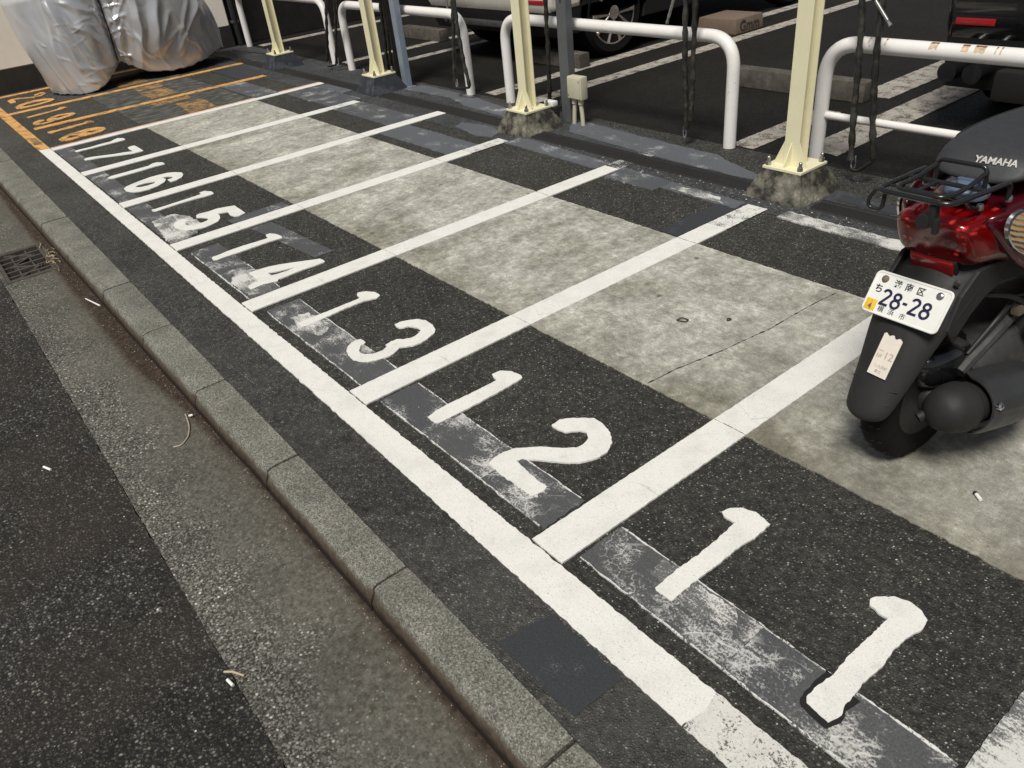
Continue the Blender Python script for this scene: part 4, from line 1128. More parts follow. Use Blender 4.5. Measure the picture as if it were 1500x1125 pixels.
def make_car(name, label, loc, hw, paint_, r, ry, fy, zb, zc, sporty):
    e = thing(name, label, 'car', loc)
    top = [(.02, .80), (.10, .98), (.12, 1.08), (.42, 1.52), (.75, 1.62), (2.1, 1.60), (2.95, 1.12), (4.0, .98), (4.33, .82), (4.42, .60), (4.38, zb)]
    low = arch(fy, r, r + .06, zb)[::-1] + arch(ry, r, r + .06, zb)[::-1]
    profile_solid('body', [(.03, zb), (0, zb + .06), (0, .72)] + top + low, hw, paint_, e, .045)
    cl = arch(fy, r, r + .03, zc)[::-1] + arch(ry, r, r + .03, zc)[::-1]
    profile_solid('lower_trim', [(.10, zc), (.03, zb - .07), (.03, zb + .03), (4.35, zb + .03), (4.36, zc)] + cl, hw - .012, 'carplastic', e, .02)
    G().box((0, 2.2, zc + .06), (2 * hw - .55, 4.1, .14)).build('underbody', 'carplastic', e)
    for sx in (-1, 1):
        car_wheel(e, sx * (hw - .12), ry, r, sx); car_wheel(e, sx * (hw - .12), fy, r, sx)
        G().box((sx * (hw - .17), .012, .93), (.22, .07, .16), bev=.02).build('tail_lamp', 'brake_red', e)
        G().box((sx * (hw - .16), -.001, zb + .085), (.20, .012, .034), bev=.005).build('reflector', 'redref', e)
        V = [(.62, 1.10), (.75, 1.48), (2.05, 1.50), (2.62, 1.12)]
        q = [(sx * (hw + .002), a, b) for a, b in V] + [(sx * (hw - .03), a, b) for a, b in V]
        G().add(q, [[0, 1, 2, 3], [7, 6, 5, 4], [0, 4, 5, 1], [1, 5, 6, 2], [2, 6, 7, 3], [3, 7, 4, 0]]).build('side_window', 'glass', e, smooth=False)
    q = [(-hw + .22, .175, 1.14), (hw - .22, .175, 1.14), (hw - .3, .405, 1.475), (-hw + .3, .405, 1.475)]
    n_ = Vector((0, -.82, .57)) * .02
    V = [Vector(p) + n_ for p in q] + [Vector(p) - n_ for p in q]
    G().add(V, [[0, 1, 2, 3], [7, 6, 5, 4], [0, 4, 5, 1], [1, 5, 6, 2], [2, 6, 7, 3], [3, 7, 4, 0]]).build('rear_window', 'glass', e, smooth=False)
    G().box((0, -.006, .86), (.34, .012, .17), bev=.004).build('number_plate', 'plate_white', e)
    if sporty:
        for x in (-.83, -.70, .70, .83):
            G().lathe([(.050, -.14), (.056, 0), (.048, .004), (.046, -.06)][::-1], (x * hw / .93 if False else x, .06, .335), 'y', 24).build('exhaust_tip', 'blackgloss', e)
        G().box((0, .005, .78), (1.0, .02, .02), bev=.006).build('garnish', 'chrome', e)
        G().box((0, .06, zc + .05), (2 * hw - .62, .14, .16), bev=.03).build('under_car_dark', 'void', e)
    else:
        g = G()
        g.box((0, .02, zc + .085), (1.15, .05, .055), bev=.012)
        for sx in (-1, 1):
            V = [(sx * .575, -.005, zc + .11), (sx * .80, -.005, zb - .005), (sx * .84, -.005, zb - .03), (sx * .60, -.005, zc + .06)]
            V += [(a, .05, c) for a, b, c in V]
            g.add(V, [[0, 1, 2, 3], [7, 6, 5, 4], [0, 4, 5, 1], [1, 5, 6, 2], [2, 6, 7, 3], [3, 7, 4, 0]])
        g.build('skid_trim', 'darksteel', e, bev=.004)
        G().tube([(-.45, .15, .27), (-.45, .5, .27)], .03, 14).build('exhaust_pipe', 'darksteel', e)
    return e
make_car('parked_car', 'pale parked car with dark lower bumper and split spoke wheels', (-5.08, 3.70, 0), .93, 'carwhite', .355, .765, 3.42, .46, .26, False)
make_car('parked_car', 'black parked car with red reflector and twin exhaust tips', (-.01, 3.74, 0), .93, 'carblack', .33, .80, 3.45, .49, .22, True)

# ------------------------------------------------------------------ covered motorcycle
def cover():
    e = thing('covered_motorcycle', 'motorcycle under a crumpled silver cover tied at the middle, by the cream wall', 'motorcycle', (-8.5, 1.4, 0))
    # plan outline control points: (x, y) at the hem, hem height, (x, y) at shoulder height .85
    C = [(-8.50, .555, .015, -8.63, .42), (-8.30, .64, .012, -8.40, .52), (-8.13, .78, .012, -8.20, .72), (-8.10, .95, .05, -8.13, .95), (-8.20, 1.13, .16, -8.14, 1.12), (-8.27, 1.215, .215, -8.20, 1.215),
         (-8.20, 1.30, .175, -8.13, 1.30), (-8.14, 1.48, .085, -8.06, 1.48), (-8.13, 1.80, .055, -8.05, 1.78), (-8.20, 2.08, .09, -8.09, 2.0), (-8.32, 2.30, .14, -8.22, 2.15), (-8.50, 2.42, .13, -8.45, 2.26),
         (-8.72, 2.42, .10, -8.70, 2.28), (-8.90, 2.2, .08, -8.92, 2.1), (-8.95, 1.7, .06, -9.0, 1.7), (-8.93, 1.215, .16, -8.96, 1.215), (-8.92, .85, .04, -8.98, .85), (-8.72, .58, .02, -8.84, .52)]
    n = len(C)
    def cr(u):
        i = int(u) % n; t = u - int(u)
        p = [C[(i + k - 1) % n] for k in range(4)]
        return [.5 * ((2 * b) + (-a + c) * t + (2 * a - 5 * b + 4 * c - d) * t * t + (-a + 3 * b - 3 * c + d) * t ** 3) for a, b, c, d in zip(*p)]
    rc = random.Random(21)
    CREASE = []
    # hanging folds of the rear half: u 5.4..11 is the side that faces the bays
    for k in range(10):
        s_ = 5.6 + k * .60 + rc.uniform(-.28, .28)
        top = rc.uniform(.55, 1.15)
        CREASE.append((s_ + rc.uniform(-.9, .5), top, s_ + rc.uniform(-.3, .4), rc.uniform(.03, .42), rc.choice((.016, .026, .042)), rc.uniform(.04, .11), 1))
    for k in range(9):
        s_ = rc.uniform(5.4, 9.5); z_ = rc.uniform(.35, .95)
        CREASE.append((s_, z_, s_ + rc.uniform(.5, 1.5) * rc.choice((-1, 1)), z_ - rc.uniform(.15, .45), rc.uniform(.010, .024), rc.uniform(.03, .07), 1))
    # swags pulled up to the strap
    for k in range(10):
        z_ = .30 + k * .075
        CREASE.append((5.15, z_, 5.15 + rc.uniform(.6, 1.6), z_ - rc.uniform(-.02, .16), rc.uniform(.008, .020), rc.uniform(.016, .036), 1))
        CREASE.append((5.0, z_ - .06, 5.0 - rc.uniform(.5, 1.7), z_ + rc.uniform(-.10, .06), rc.uniform(.006, .016), rc.uniform(.014, .032), 0))
    # pulls from the front shoulder down to the hem, and the sharp front ridge
    CREASE += [(2.0, .86, 2.9, .03, .040, .10, 0), (1.7, .86, 1.9, .05, .018, .06, 0), (1.9, .84, 4.4, .34, .022, .07, 0), (1.95, .80, 3.7, .12, .026, .07, 0), (2.1, .88, 4.9, .62, .018, .05, 0),
               (.6, .80, 1.2, .05, .016, .07, 0), (2.6, .30, 4.6, .10, .014, .05, 0), (3.2, .25, 4.8, .19, .012, .035, 0), (2.4, .14, 3.6, .05, .012, .04, 0)]
    for k in range(26):
        s_ = rc.uniform(1, 5); z_ = rc.uniform(.08, .9); l_ = rc.uniform(.2, .8)
        CREASE.append((s_, z_, s_ + l_, z_ + rc.uniform(-.10, .05), rc.uniform(.003, .008), rc.uniform(.010, .024), 0))
    for k in range(18):
        s_ = rc.uniform(5.3, 11); z_ = rc.uniform(.1, .9)
        CREASE.append((s_, z_, s_ + rc.uniform(-.35, .35), z_ - rc.uniform(.05, .25), rc.uniform(.004, .009), rc.uniform(.010, .024), 1))
    NU, NV = 440, 130
    V, F = [], []
    for j in range(NV + 1):
        v = j / NV
        for k in range(NU):
            u = k / NU * n
            x0, y0, zh, x1, y1 = cr(u)
            zt = 1.02 + .12 * sin((y1 - .4) * 1.5)
            if v < .72:
                t = v / .72
                z = zh + (zt * .84 - zh) * t
                b = sin(t * pi) * .03
                px, py = x0 + (x1 - x0) * t, y0 + (y1 - y0) * t
                cxx, cyy = -8.55, 1.4
                dx, dy = px - cxx, py - cyy
                l = math.hypot(dx, dy)
                px += dx / l * b; py += dy / l * b
            else:
                t = (v - .72) / .28
                sc = cos(t * pi / 2) ** .75
                z = zt * .84 + zt * .16 * sin(t * pi / 2)
                px, py = -8.55 + (x1 + 8.55) * sc, y1 + (1.35 - y1) * (1 - sc) * .75
            # folds: draping ridges, sagging creases and fine crumple
            q = Vector((px, py, z))
            s_ = u * .95
            pinch = math.exp(-((py - 1.215) / .16) ** 2)
            f = 0
            sl = u
            right = min(1, max(0, (py - 1.14) / .16)) if px > -8.75 else .6
            wv = .16 * noise.noise(Vector((sl * .55, z * 1.7, 2))) + .05 * noise.noise(Vector((sl * 2, z * 5, 4)))
            sw, zw = sl + wv * 2.2, z + wv * .35
            for (sa, za, sb, zb, am, wd, reg) in CREASE:
                ex, ez = (sb - sa) * .30, zb - za
                qx, qz = (sw - sa) * .30, zw - za
                t = (qx * ex + qz * ez) / (ex * ex + ez * ez)
                if t < -.12 or t > 1.12:
                    continue
                dd = abs(qx * ez - qz * ex) / math.sqrt(ex * ex + ez * ez)
                if dd < wd:
                    tt = min(1, max(0, t))
                    f += am * (1 - dd / wd) ** 1.35 * (sin(pi * (.08 + .84 * tt)) ** .6) * min(1, (1.12 - t) / .12, (t + .12) / .12)
            f += .030 * (abs(noise.noise(Vector((sl * .9 + z * .8, z * 1.6 - sl * .3, 15)))) - .2) * (1 if v < .8 else 0)
            f += noise.noise(Vector((px * 3, py * 3, z * 2.4))) * .016
            f -= pinch * .040 * (1 if v < .72 else .4)
            dx, dy = px + 8.55, py - 1.4
            l = math.hypot(dx * 1.6, dy) + 1e-6
            fade = 1 if v < .9 else (1 - v) * 10
            px += dx * 1.6 / l * f * fade; py += dy / l * f * fade
            z += (f * .6 if v > .72 else 0) * fade
            if v < .06:
                z += .012 * noise.noise(Vector((u * 4, 0, 0)))
            V.append((px + 8.5, py - 1.4, max(.006, z)))
    for j in range(NV):
        for k in range(NU):
            l = (k + 1) % NU
            F.append([j * NU + k, j * NU + l, (j + 1) * NU + l, (j + 1) * NU + k])
    F.append([NV * NU + k for k in range(NU)])
    g = G(); g.add(V, F)
    c = g.build('cover', 'tarp', e, ang=180)
    so = c.modifiers.new("cloth", 'SOLIDIFY'); so.thickness = .0025; so.offset = -1
    # strap round the middle, following the cloth
    ring = []
    for j in range(2, NV - 8):
        best = min(range(40, 200), key=lambda k: abs(V[j * NU + k][1] + 1.4 - 1.215) if V[j * NU + k][0] > 0 else 9)
        p = Vector(V[j * NU + best]); p.x += .004
        ring.append(p)
    sm = [sum((ring[max(0, min(len(ring) - 1, i + d))] for d in (-2, -1, 0, 1, 2)), Vector()) / 5 for i in range(len(ring))]
    G().tube([p + Vector((.004, 0, 0)) for p in sm], .006, 8).build('strap', 'black', e)
    # tyres just visible in the dark under the hem
    for y in (.78 - 1.4, 1.93 - 1.4):
        G().lathe([(.17, -.04), (.27, -.055), (.30, -.03), (.305, 0), (.30, .03), (.27, .055), (.17, .04)], (-.05, y + .1, .305), 'x', 32).build('wheel', 'rubber', e)
    return e
cover()
e = thing('stand_arm', 'thin black arm lying on the ground beside the silver cover', 'arm', (-8.3, 2.5, 0))
G().tube([(0, -.05, .11), (.1, .12, .06), (.22, .3, .014), (.36, .34, .012)], .009, 8).build('arm', 'black', e)

# ------------------------------------------------------------------ scooter  (local x right, y forward, z up; origin at the rear tyre's contact)
def scooter():
    e = thing('scooter', 'wine red scooter with a black rear rack parked in bay 11', 'scooter', (.45, .96, 0))
    psi, rho = -.098, -.033
    F = Vector((-sin(psi), cos(psi), 0)); R0 = Vector((cos(psi), sin(psi), 0)); U0 = Vector((0, 0, 1))
    Rr = R0 * cos(rho) - U0 * sin(rho); U = U0 * cos(rho) + R0 * sin(rho)
    mm = Matrix((Rr, F, U)).transposed().to_4x4(); mm.translation = (.45, .96, 0)
    e.matrix_world = mm
    # --- red tail body
    g = G()
    g.loft([rrect(.090, .585, .692, .055, 36, 3.0, shear=.35), rrect(.104, .572, .704, .075, 36, 3.0, shear=.32), rrect(.126, .558, .718, .13, 36, 3.0, shear=.2), rrect(.146, .535, .738, .22, 36, 2.8, shear=.1),
            rrect(.155, .47, .748, .36, 36, 2.8), rrect(.152, .38, .748, .50, 36, 2.8), rrect(.135, .30, .742, .63, 36, 2.8), rrect(.12, .28, .70, .68, 36, 2.8)])
    g.build('tail_body', 'red', e, sub=1, ang=180)
    # swept wings of the body over the lens
    for sx in (-1, 1):
        g = G()
        rr = []
        for (y, x, za, zb, th) in ((.012, .096, .688, .704, .010), (.05, .116, .640, .713, .014), (.11, .139, .560, .722, .018), (.20, .158, .522, .735, .02), (.32, .166, .500, .735, .018), (.46, .163, .50, .72, .01)):
            zc, hz = (za + zb) / 2, (zb - za) / 2
            rr.append([(sx * (x + th * cos(2 * pi * k / 20)), y, zc + hz * sin(2 * pi * k / 20)) for k in range(20)])
        g.loft(rr).build('side_panel', 'red', e, sub=1, ang=180)
    # --- tail lens
    g = G()
    g.loft([rrect(.070, .592, .684, -.024, 36, 3.6, shear=.42), rrect(.094, .576, .698, -.016, 36, 3.6, shear=.42), rrect(.106, .566, .704, .012, 36, 3.4, shear=.40), rrect(.113, .560, .708, .060, 36, 3.2, shear=.35), rrect(.130, .545, .712, .125, 36, 3.0, shear=.2), rrect(.142, .53, .70, .18, 36, 3.0, shear=.1)])
    g.build('tail_lens', 'lens', e, sub=1, ang=180)
    G().box((0, -.003, .583), (.03, .02, .008), bev=.003).build('lens_clip', 'white_box', e) if False else None
    # --- indicators
    for sx in (-1, 1):
        V = []
        def almond(k, sc):
            t = 2 * pi * k / 26
            yy = .128 + (-.016 if sx > 0 else .085) + .108 * cos(t) * sc
            zz = .648 + (.047 * sin(t) * (1 - .35 * cos(t))) * sc - (yy - .118) * .46
            return yy, zz
        def ringx(sc, dx):
            return [(sx * (.158 + .20 * max(0, .22 - abs(almond(k, sc)[0] - .13)) * .25 + dx - (.13 - almond(k, sc)[0]) * .14), *almond(k, sc)) for k in range(26)]
        G().loft([ringx(1.07, .003), ringx(1.055, .010), ringx(1.0, .011), ringx(.99, .007)]).build('indicator_rim', 'chrome', e, ang=40)
        G().loft([ringx(1.0, .009), ringx(.95, .014), ringx(.7, .021), ringx(.3, .025)]).build('indicator', 'amber', e, ang=70)
    # --- seat
    g = G()
    g.loft([rrect(.078, .758, .800, .112, 36, 2.6, shear=-.9), rrect(.104, .748, .812, .128, 36, 2.8, shear=-1.1), rrect(.118, .744, .822, .155, 36, 2.8, shear=-1.1), rrect(.130, .744, .829, .22, 36, 2.8, shear=-.6), rrect(.138, .744, .832, .34, 36, 2.8, shear=-.2),
            rrect(.138, .742, .828, .46, 36, 3.0), rrect(.118, .74, .826, .60, 36, 3.0), rrect(.09, .74, .80, .70, 36, 3.0), rrect(.06, .745, .78, .73, 36, 3.0)])
    seat = g.build('seat', 'seat', e, sub=1, ang=180)
    g = G()
    pts = []
    for (y, hw) in ((.62, .112), (.46, .1345), (.36, .1355), (.27, .1275), (.215, .116), (.19, .100)):
        pts.append((hw, y, .8085))
    pts += [(.08, .174, .808), (.045, .163, .8075), (0, .160, .8075)]
    pts = pts + [(-a, b, c) for a, b, c in pts[:-1][::-1]]
    g.tube(arc(pts, .05, 4), .0022, 6).build('seat_piping', 'cowl', seat)
    Mt = Matrix.Translation((.036, .1275, .789)) @ Matrix.Rotation(radians(7), 4, 'Z') @ Matrix.Rotation(radians(90 - 42), 4, 'X')
    text('lettering', 'YAMAHA', .0235, 'silverletter', seat, Mt, .0006, .006, .95)
    # --- fuel cap
    c = G().lathe([(.047, 0), (.049, .008), (.046, .020), (.040, .026)], (.018, .060, .727), n=30).build('fuel_cap', 'greyblue', e, ang=60)
    G().lathe([(.025, .024), (.024, .033), (.019, .036)], (.018, .060, .727), n=24).box((.018, .060, .7635), (.05, .012, .006), bev=.002).build('cap_grip', 'greyblue', c, ang=50)
    # --- rack
    g = G()
    r = .0062
    z = .771
    g.tube(arc([(-.098, .085, .727), (-.098, .085, z - .004), (-.088, -.128, z), (.088, -.128, z), (.098, .085, z - .004), (.098, .085, .727)], .03, 8), r, 10)
    g.tube(arc([(-.058, .055, .735), (-.058, .052, .802), (.058, .052, .802), (.058, .055, .735)], .016, 6), r * .85, 10)
    g.tube(arc([(-.058, .052, .79), (-.060, -.02, z + .003), (-.062, -.105, z + .003), (.062, -.105, z + .003), (.060, -.02, z + .003), (.058, .052, .79)], .03, 8), r * .85, 10)
    g.tube([(-.094, .0, z - .003), (.094, .0, z - .003)], r * .85, 10)
    g.tube([(-.091, -.07, z - .006), (.091, -.07, z - .006)], r * .7, 10)
    g.tube([(-.022, -.07, z - .006), (-.022, 0, z - .004)], r * .7, 8)
    for sx in (-1, 1):
        g.tube(arc([(sx * .075, -.05, z - .004), (sx * .075, -.03, .735), (sx * .072, .03, .715)], .02, 5), r * .85, 8)
    g.tube(arc([(-.090, -.126, z - .002), (-.104, -.128, .745), (-.104, -.126, .726), (-.072, -.120, .722), (-.072, -.116, z - .004)], .014, 5), r * .8, 8)
    rk = g.build('rack', 'rackblack', e, ang=70)
    for x, y, zz in ((.099, .088, .728), (-.099, .088, .728), (.060, .058, .735), (-.060, .058, .735), (.075, .02, .722), (-.075, .02, .722)):
        G().lathe([(.008, -.005), (.008, .003), (.006, .008), (.003, .009)], (x, y, zz), n=12).build('rack_bolt', 'steel', rk)
    h = G()
    h.box((.050, -.118, .737), (.018, .02, .05), bev=.004)
    h.lathe([(.016, -.012), (.018, 0), (.016, .012)], (.034, -.118, .722), 'y', 16).box((.064, -.124, .718), (.012, .016, .036), bev=.004)
    h.build('helmet_hook', 'black', e)
    # --- black rear cowl, mudguard, wheel arch skirts
    g = G()
    path = [(.075, .595, .104, .03), (.045, .555, .105, .03), (.008, .525, .104, .03), (-.030, .492, .103, .028), (-.062, .455, .098, .026), (-.092, .41, .090, .024), (-.120, .355, .080, .022), (-.150, .30, .071, .02), (-.178, .255, .063, .018), (-.192, .232, .057, .016), (-.199, .217, .044, .012), (-.200, .209, .02, .008)]
    rings = []
    for i, (y, z_, hw, th) in enumerate(path):
        a = path[max(i - 1, 0)]; b = path[min(i + 1, len(path) - 1)]
        d = Vector((0, b[0] - a[0], b[1] - a[1])).normalized()
        nrm = Vector((0, d.z, -d.y))          # outward (rear-up)
        if nrm.y > 0: nrm = -nrm
        R_ = []
        for k in range(24):
            t = 2 * pi * k / 24
            cx = math.copysign(abs(cos(t)) ** .62, cos(t)) * hw
            cn = sin(t) * th - (cx / hw) ** 2 * th * .9
            R_.append(tuple(Vector((cx, y, z_)) + nrm * cn))
        rings.append(R_)
    mg = g.loft(rings).build('mudguard', 'cowl', e, sub=1, ang=180)
    for zz, yy, hw in ((.258, -.186, .055), (.292, -.168, .062)):
        G().tube(arc([(-hw, yy + .012, zz + .004), (-hw * .4, yy - .004, zz), (hw * .4, yy - .004, zz), (hw, yy + .012, zz + .004)], .03, 4), .0018, 6).build('mudguard_rib', 'cowl', mg)
    for sx in (-1, 1):
        top = [(-.02, .52), (.03, .57), (.10, .575), (.25, .56), (.42, .50), (.60, .38)]
        bot = [(-.055, .44), (-.02, .395), (.03, .455), (.075, .492), (.13, .512), (.24, .505), (.36, .455), (.50, .34)]
        lp = top + bot[::-1]
        V = [(sx * (.098 + .05 * max(0, y) ** .8), y, z_) for y, z_ in lp]
        n = len(V)
        V += [(x - sx * .012, y, z_) for x, y, z_ in V]
        Fc = [list(range(n)), list(range(2 * n - 1, n - 1, -1))] + [[i, (i + 1) % n, n + (i + 1) % n, n + i] for i in range(n)]
        G().add(V, Fc).build('arch_skirt', 'cowl', e, smooth=False, bev=.003)
        G().box((sx * .100, .0, .393), (.040, .03, .009), rot=Matrix.Rotation(radians(-12 * sx), 3, 'Z'), bev=.002).build('guard_tab', 'cowl', e)
    rf = G().box((0, 0, 0), (.106, .012, .040), rot=Matrix.Rotation(radians(20), 3, 'X'), bev=.003).xf(Matrix.Translation((0, .004, .568))).build('reflector', 'brake_red', e)
    G().box((0, .006, -.001), (.118, .012, .052), rot=Matrix.Rotation(radians(20), 3, 'X'), bev=.003).xf(Matrix.Translation((0, .006, .568))).build('reflector_frame', 'black', rf)
    G().lathe([(.008, 0), (.006, -.006)][::-1], (.075, -.008, .545), 'y', 10).build('cowl_screw', 'darksteel', e)
    # --- number plate: embossed, rim raised, two bolts, year sticker
    PM = Matrix.Translation((0, -.0805, .4985)) @ Matrix.Rotation(radians(-31.5), 4, 'X')
    # plate plane: local x right, z up the plate, -y outward
    def rr2(w_, h_, r_, n=6):
        out = []
        for cx, cz, a0 in ((w_ / 2 - r_, h_ / 2 - r_, 0), (-w_ / 2 + r_, h_ / 2 - r_, 90), (-w_ / 2 + r_, -h_ / 2 + r_, 180), (w_ / 2 - r_, -h_ / 2 + r_, 270)):
            for k in range(n + 1):
                a = radians(a0 + 90 * k / n)
                out.append((cx + r_ * cos(a), cz + r_ * sin(a)))
        return out
    def pring(w_, h_, r_, y):
        return [(a, y, b) for a, b in rr2(w_, h_, r_)]
    W, H = .200, .107
    g = G().loft([pring(W, H, .014, .0015), pring(W, H, .014, -.0005), pring(W - .003, H - .003, .0125, -.0022), pring(W - .009, H - .009, .010, -.0022), pring(W - .012, H - .012, .009, -.0008)])
    pl = g.build('number_plate', 'plate_white', e, ang=30)
    pl.matrix_local = PM
    TX = Matrix.Rotation(radians(90), 4, 'X')
    def put(body, x, z_, size, mat, bold=.0, xs=1.0, y=-.0009, ext=.0004):
        return text('lettering', body, size, mat, pl, Matrix.Translation((x, y, z_)) @ TX, bold, ext, xs)
    put('港', -.036, .0305, .0205, 'ink', .0003); put('南', -.0065, .0305, .0205, 'ink', .0003); put('区', .024, .030, .0205, 'ink', .0004)
    put('ち', -.077, .008, .023, 'ink', .0005)
    put('横', -.050, -.038, .0165, 'ink', .0001); put('浜', -.022, -.038, .0165, 'ink', .0001); put('市', .008, -.039, .0165, 'ink', .0)
    # rounded plate numerals
    def stroke(pts, x, z_, closed=False):
        rb = [(x + a, z_ + b) for a, b in pts]
        G_ = G()
        n = len(rb)
        hw = .0030
        L_, Rt = [], []
        for i in range(n):
            a = Vector(rb[(i - 1) % n] if closed or i else rb[i]); b = Vector(rb[(i + 1) % n] if closed or i < n - 1 else rb[i])
            d = (b - a).normalized(); nn = Vector((-d.y, d.x)) * hw
            L_.append(Vector(rb[i]) + nn); Rt.append(Vector(rb[i]) - nn)
        V = [(p.x, -.0022, p.y) for p in L_] + [(p.x, -.0022, p.y) for p in Rt] + [(p.x, -.0005, p.y) for p in L_] + [(p.x, -.0005, p.y) for p in Rt]
        Fc = []
        for i in range(n if closed else n - 1):
            j = (i + 1) % n
            Fc += [[i, j, n + j, n + i], [i, 2 * n + i, 2 * n + j, j], [n + i, n + j, 3 * n + j, 3 * n + i]]
        if not closed:
            Fc += [[0, n, 3 * n, 2 * n], [n - 1, 3 * n - 1, 4 * n - 1, 2 * n - 1]]
        return G_.add(V, Fc)
    def two(x, z_):
        A = [(-.0095 * cos(t) if False else .0088 * cos(t), .0105 + .0088 * sin(t)) for t in [radians(170 - 12 * k) for k in range(17)]]
        return stroke(A + [(.0072, .0055), (-.0085, -.0158)], x, z_).v, None
    g = G()
    for x in (-.050, .026):
        A = [(.0088 * cos(radians(168 - 13 * k)), .0110 + .0085 * sin(radians(168 - 13 * k))) for k in range(16)]
        s1 = stroke(A + [(-.0088, -.0165)], x, -.008); g.add(s1.v, s1.f)
        s2 = stroke([(-.0112, -.0167), (.0110, -.0167)], x, -.008).xf(Matrix.Translation((0, -.0002, 0))); g.add(s2.v, s2.f)
        for cz, rr_ in ((.0100, .0078), (-.0082, .0098)):
            s3 = stroke([(rr_ * cos(2 * pi * k / 24), cz + rr_ * .98 * sin(2 * pi * k / 24)) for k in range(24)], x + .0285, -.008, True)
            if rr_ > .009: s3.xf(Matrix.Translation((0, -.0002, 0)))
            g.add(s3.v, s3.f)
    s4 = stroke([(-.0055, 0), (.0055, 0)], .0015, -.0075); g.add(s4.v, s4.f)
    g.build('plate_number', 'navy', pl, smooth=False)
    st = G().box((-.0795, -.0016, -.0335), (.028, .0016, .029), bev=.0006).build('year_sticker', 'yellow', pl)
    put('4', -.0795, -.0385, .022, 'brownbox', .0004, .9, -.0026, .0002)
    put('令', -.0785, -.0252, .007, 'tan_ink', .0, 1, -.0026, .0002)
    for x, mt in ((-.071, 'brownbox'), (.071, 'steel')):
        G().lathe([(.0088, 0), (.0088, -.003), (.006, -.0058), (.002, -.0066)][::-1], (x, -.001, .0355), 'y', 14).build('plate_bolt', mt, pl)
    # --- paper ticket stuck on the mudguard
    TM = Matrix.Translation((.006, -.1425, .371)) @ Matrix.Rotation(radians(-25.5), 4, 'X') @ Matrix.Rotation(radians(2), 4, 'Y')
    g = G()
    top = [(-.0255 + .051 * k / 10, .053 + .003 * sin(k * 1.7) - .002 * (k > 5)) for k in range(11)]
    lp = [(-.0255, -.052), (.0255, -.052)] + top[::-1]
    V = [(a, 0, b) for a, b in lp] + [(a, .0015, b) for a, b in lp]
    n = len(lp)
    g.add(V, [list(range(n)), list(range(2 * n - 1, n - 1, -1))] + [[i, (i + 1) % n, n + (i + 1) % n, n + i] for i in range(n)])
    tk = g.build('paper_ticket', 'paper', e, smooth=False)
    tk.matrix_local = TM
    def tput(b, x, z_, s_, xs=1.0):
        return text('lettering', b, s_, 'tan_ink', tk, Matrix.Translation((x, -.0004, z_)) @ TX, 0, .0002, xs)
    tput('一', -.014, .010, .014); tput('№', -.014, -.004, .014); tput('12', .009, .002, .026); tput('二九四町', .002, -.028, .009); tput('都立', .0, -.041, .009)
    # --- rear wheel
    rw = .193
    wc = (0, .036, rw)
    prof = [(rw * .60, -.034), (rw * .74, -.043), (rw * .88, -.042), (rw * .96, -.030), (rw * .995, -.014), (rw, 0), (rw * .995, .014), (rw * .96, .030), (rw * .88, .042), (rw * .74, .043), (rw * .60, .034)]
    wh = G().lathe(prof, wc, 'x', 48).build('rear_wheel', 'rubber', e, ang=60)
    g = G()
    for k in range(44):
        a = 2 * pi * k / 44
        sg = 1 if k % 2 else -1
        for q in (.2, .75):
            x = sg * .034 * q
            rr_ = rw * (1.0015 - .03 * q * q)
            c_ = Vector((x, wc[1] + rr_ * cos(a), wc[2] + rr_ * sin(a)))
            g.box(c_, (.013, .003, .0012), rot=Matrix.Rotation(a - pi / 2, 3, 'X') @ Matrix.Rotation(sg * .6, 3, 'Z'))
    g.build('tread_blocks', 'seal', wh, smooth=False)
    G().lathe([(rw * .60, -.036), (rw * .62, -.032), (rw * .5, -.02), (rw * .5, .02), (rw * .62, .032), (rw * .60, .036)], wc, 'x', 36).lathe([(.035, -.06), (.05, -.03), (.05, .03), (.035, .06)], wc, 'x', 20).build('rim', 'black', wh)
    # --- engine, hugger, stay, muffler
    G().loft([rrect(.11, .12, .30, .10, 20, 4), rrect(.12, .10, .33, .25, 20, 4), rrect(.12, .14, .33, .45, 20, 4), rrect(.08, .2, .33, .56, 20, 4)]).build('engine', 'darksteel', e)
    g = G()
    for k in range(9):
        g.box((.13, .30 + k * .016, .335), (.09, .006, .11), bev=.001)
    g.build('cooling_fins', 'darksteel', e)
    G().loft([rrect(.040, .25, .335, -.045, 20, 3, x0=.02), rrect(.055, .23, .345, .0, 20, 2.6, x0=.025), rrect(.057, .21, .34, .08, 20, 2.6, x0=.03), rrect(.05, .18, .33, .18, 20, 2.6, x0=.03)]).build('tyre_hugger', 'blackgloss', e, sub=1, ang=180)
    G().tube([(.085, .065, .272), (.085, .10, .290), (.085, .245, .352), (.085, .30, .372)], [.017, .0165, .0165, .0165], 8).build('stay', 'darksteel', e)
    # left shock and kick lever
    G().tube([(-.10, .08, .22), (-.10, .14, .46)], .012, 12).build('shock_rod', 'chrome', e)
    g = G()
    for k in range(60):
        pass
    hel = [(-.10 + .024 * cos(k * .7), .09 + .04 * k / 90, .26 + .16 * k / 90 + 0) for k in range(91)]
    g.tube(hel, .0045, 6).build('shock_spring', 'darksteel', e)
    a0, a1 = Vector((.131, -.045, .230)), Vector((.152, .34, .150))
    ax = (a1 - a0).normalized()
    Q = ax.to_track_quat('Z', 'Y').to_matrix()
    L = (a1 - a0).length
    mf = G().lathe([(.006, -.045), (.030, -.040), (.050, -.026), (.058, -.004), (.0635, .020), (.065, .045), (.062, .053), (.056, .056), (.056, L * .8), (.05, L * .95), (.03, L)], a0, 'z', 36, Q).build('muffler', 'cowl', e, ang=60)
    up_ = Q @ Vector((1, 0, 0))
    pp = a0 + Vector((-.040, -.012, -.022))
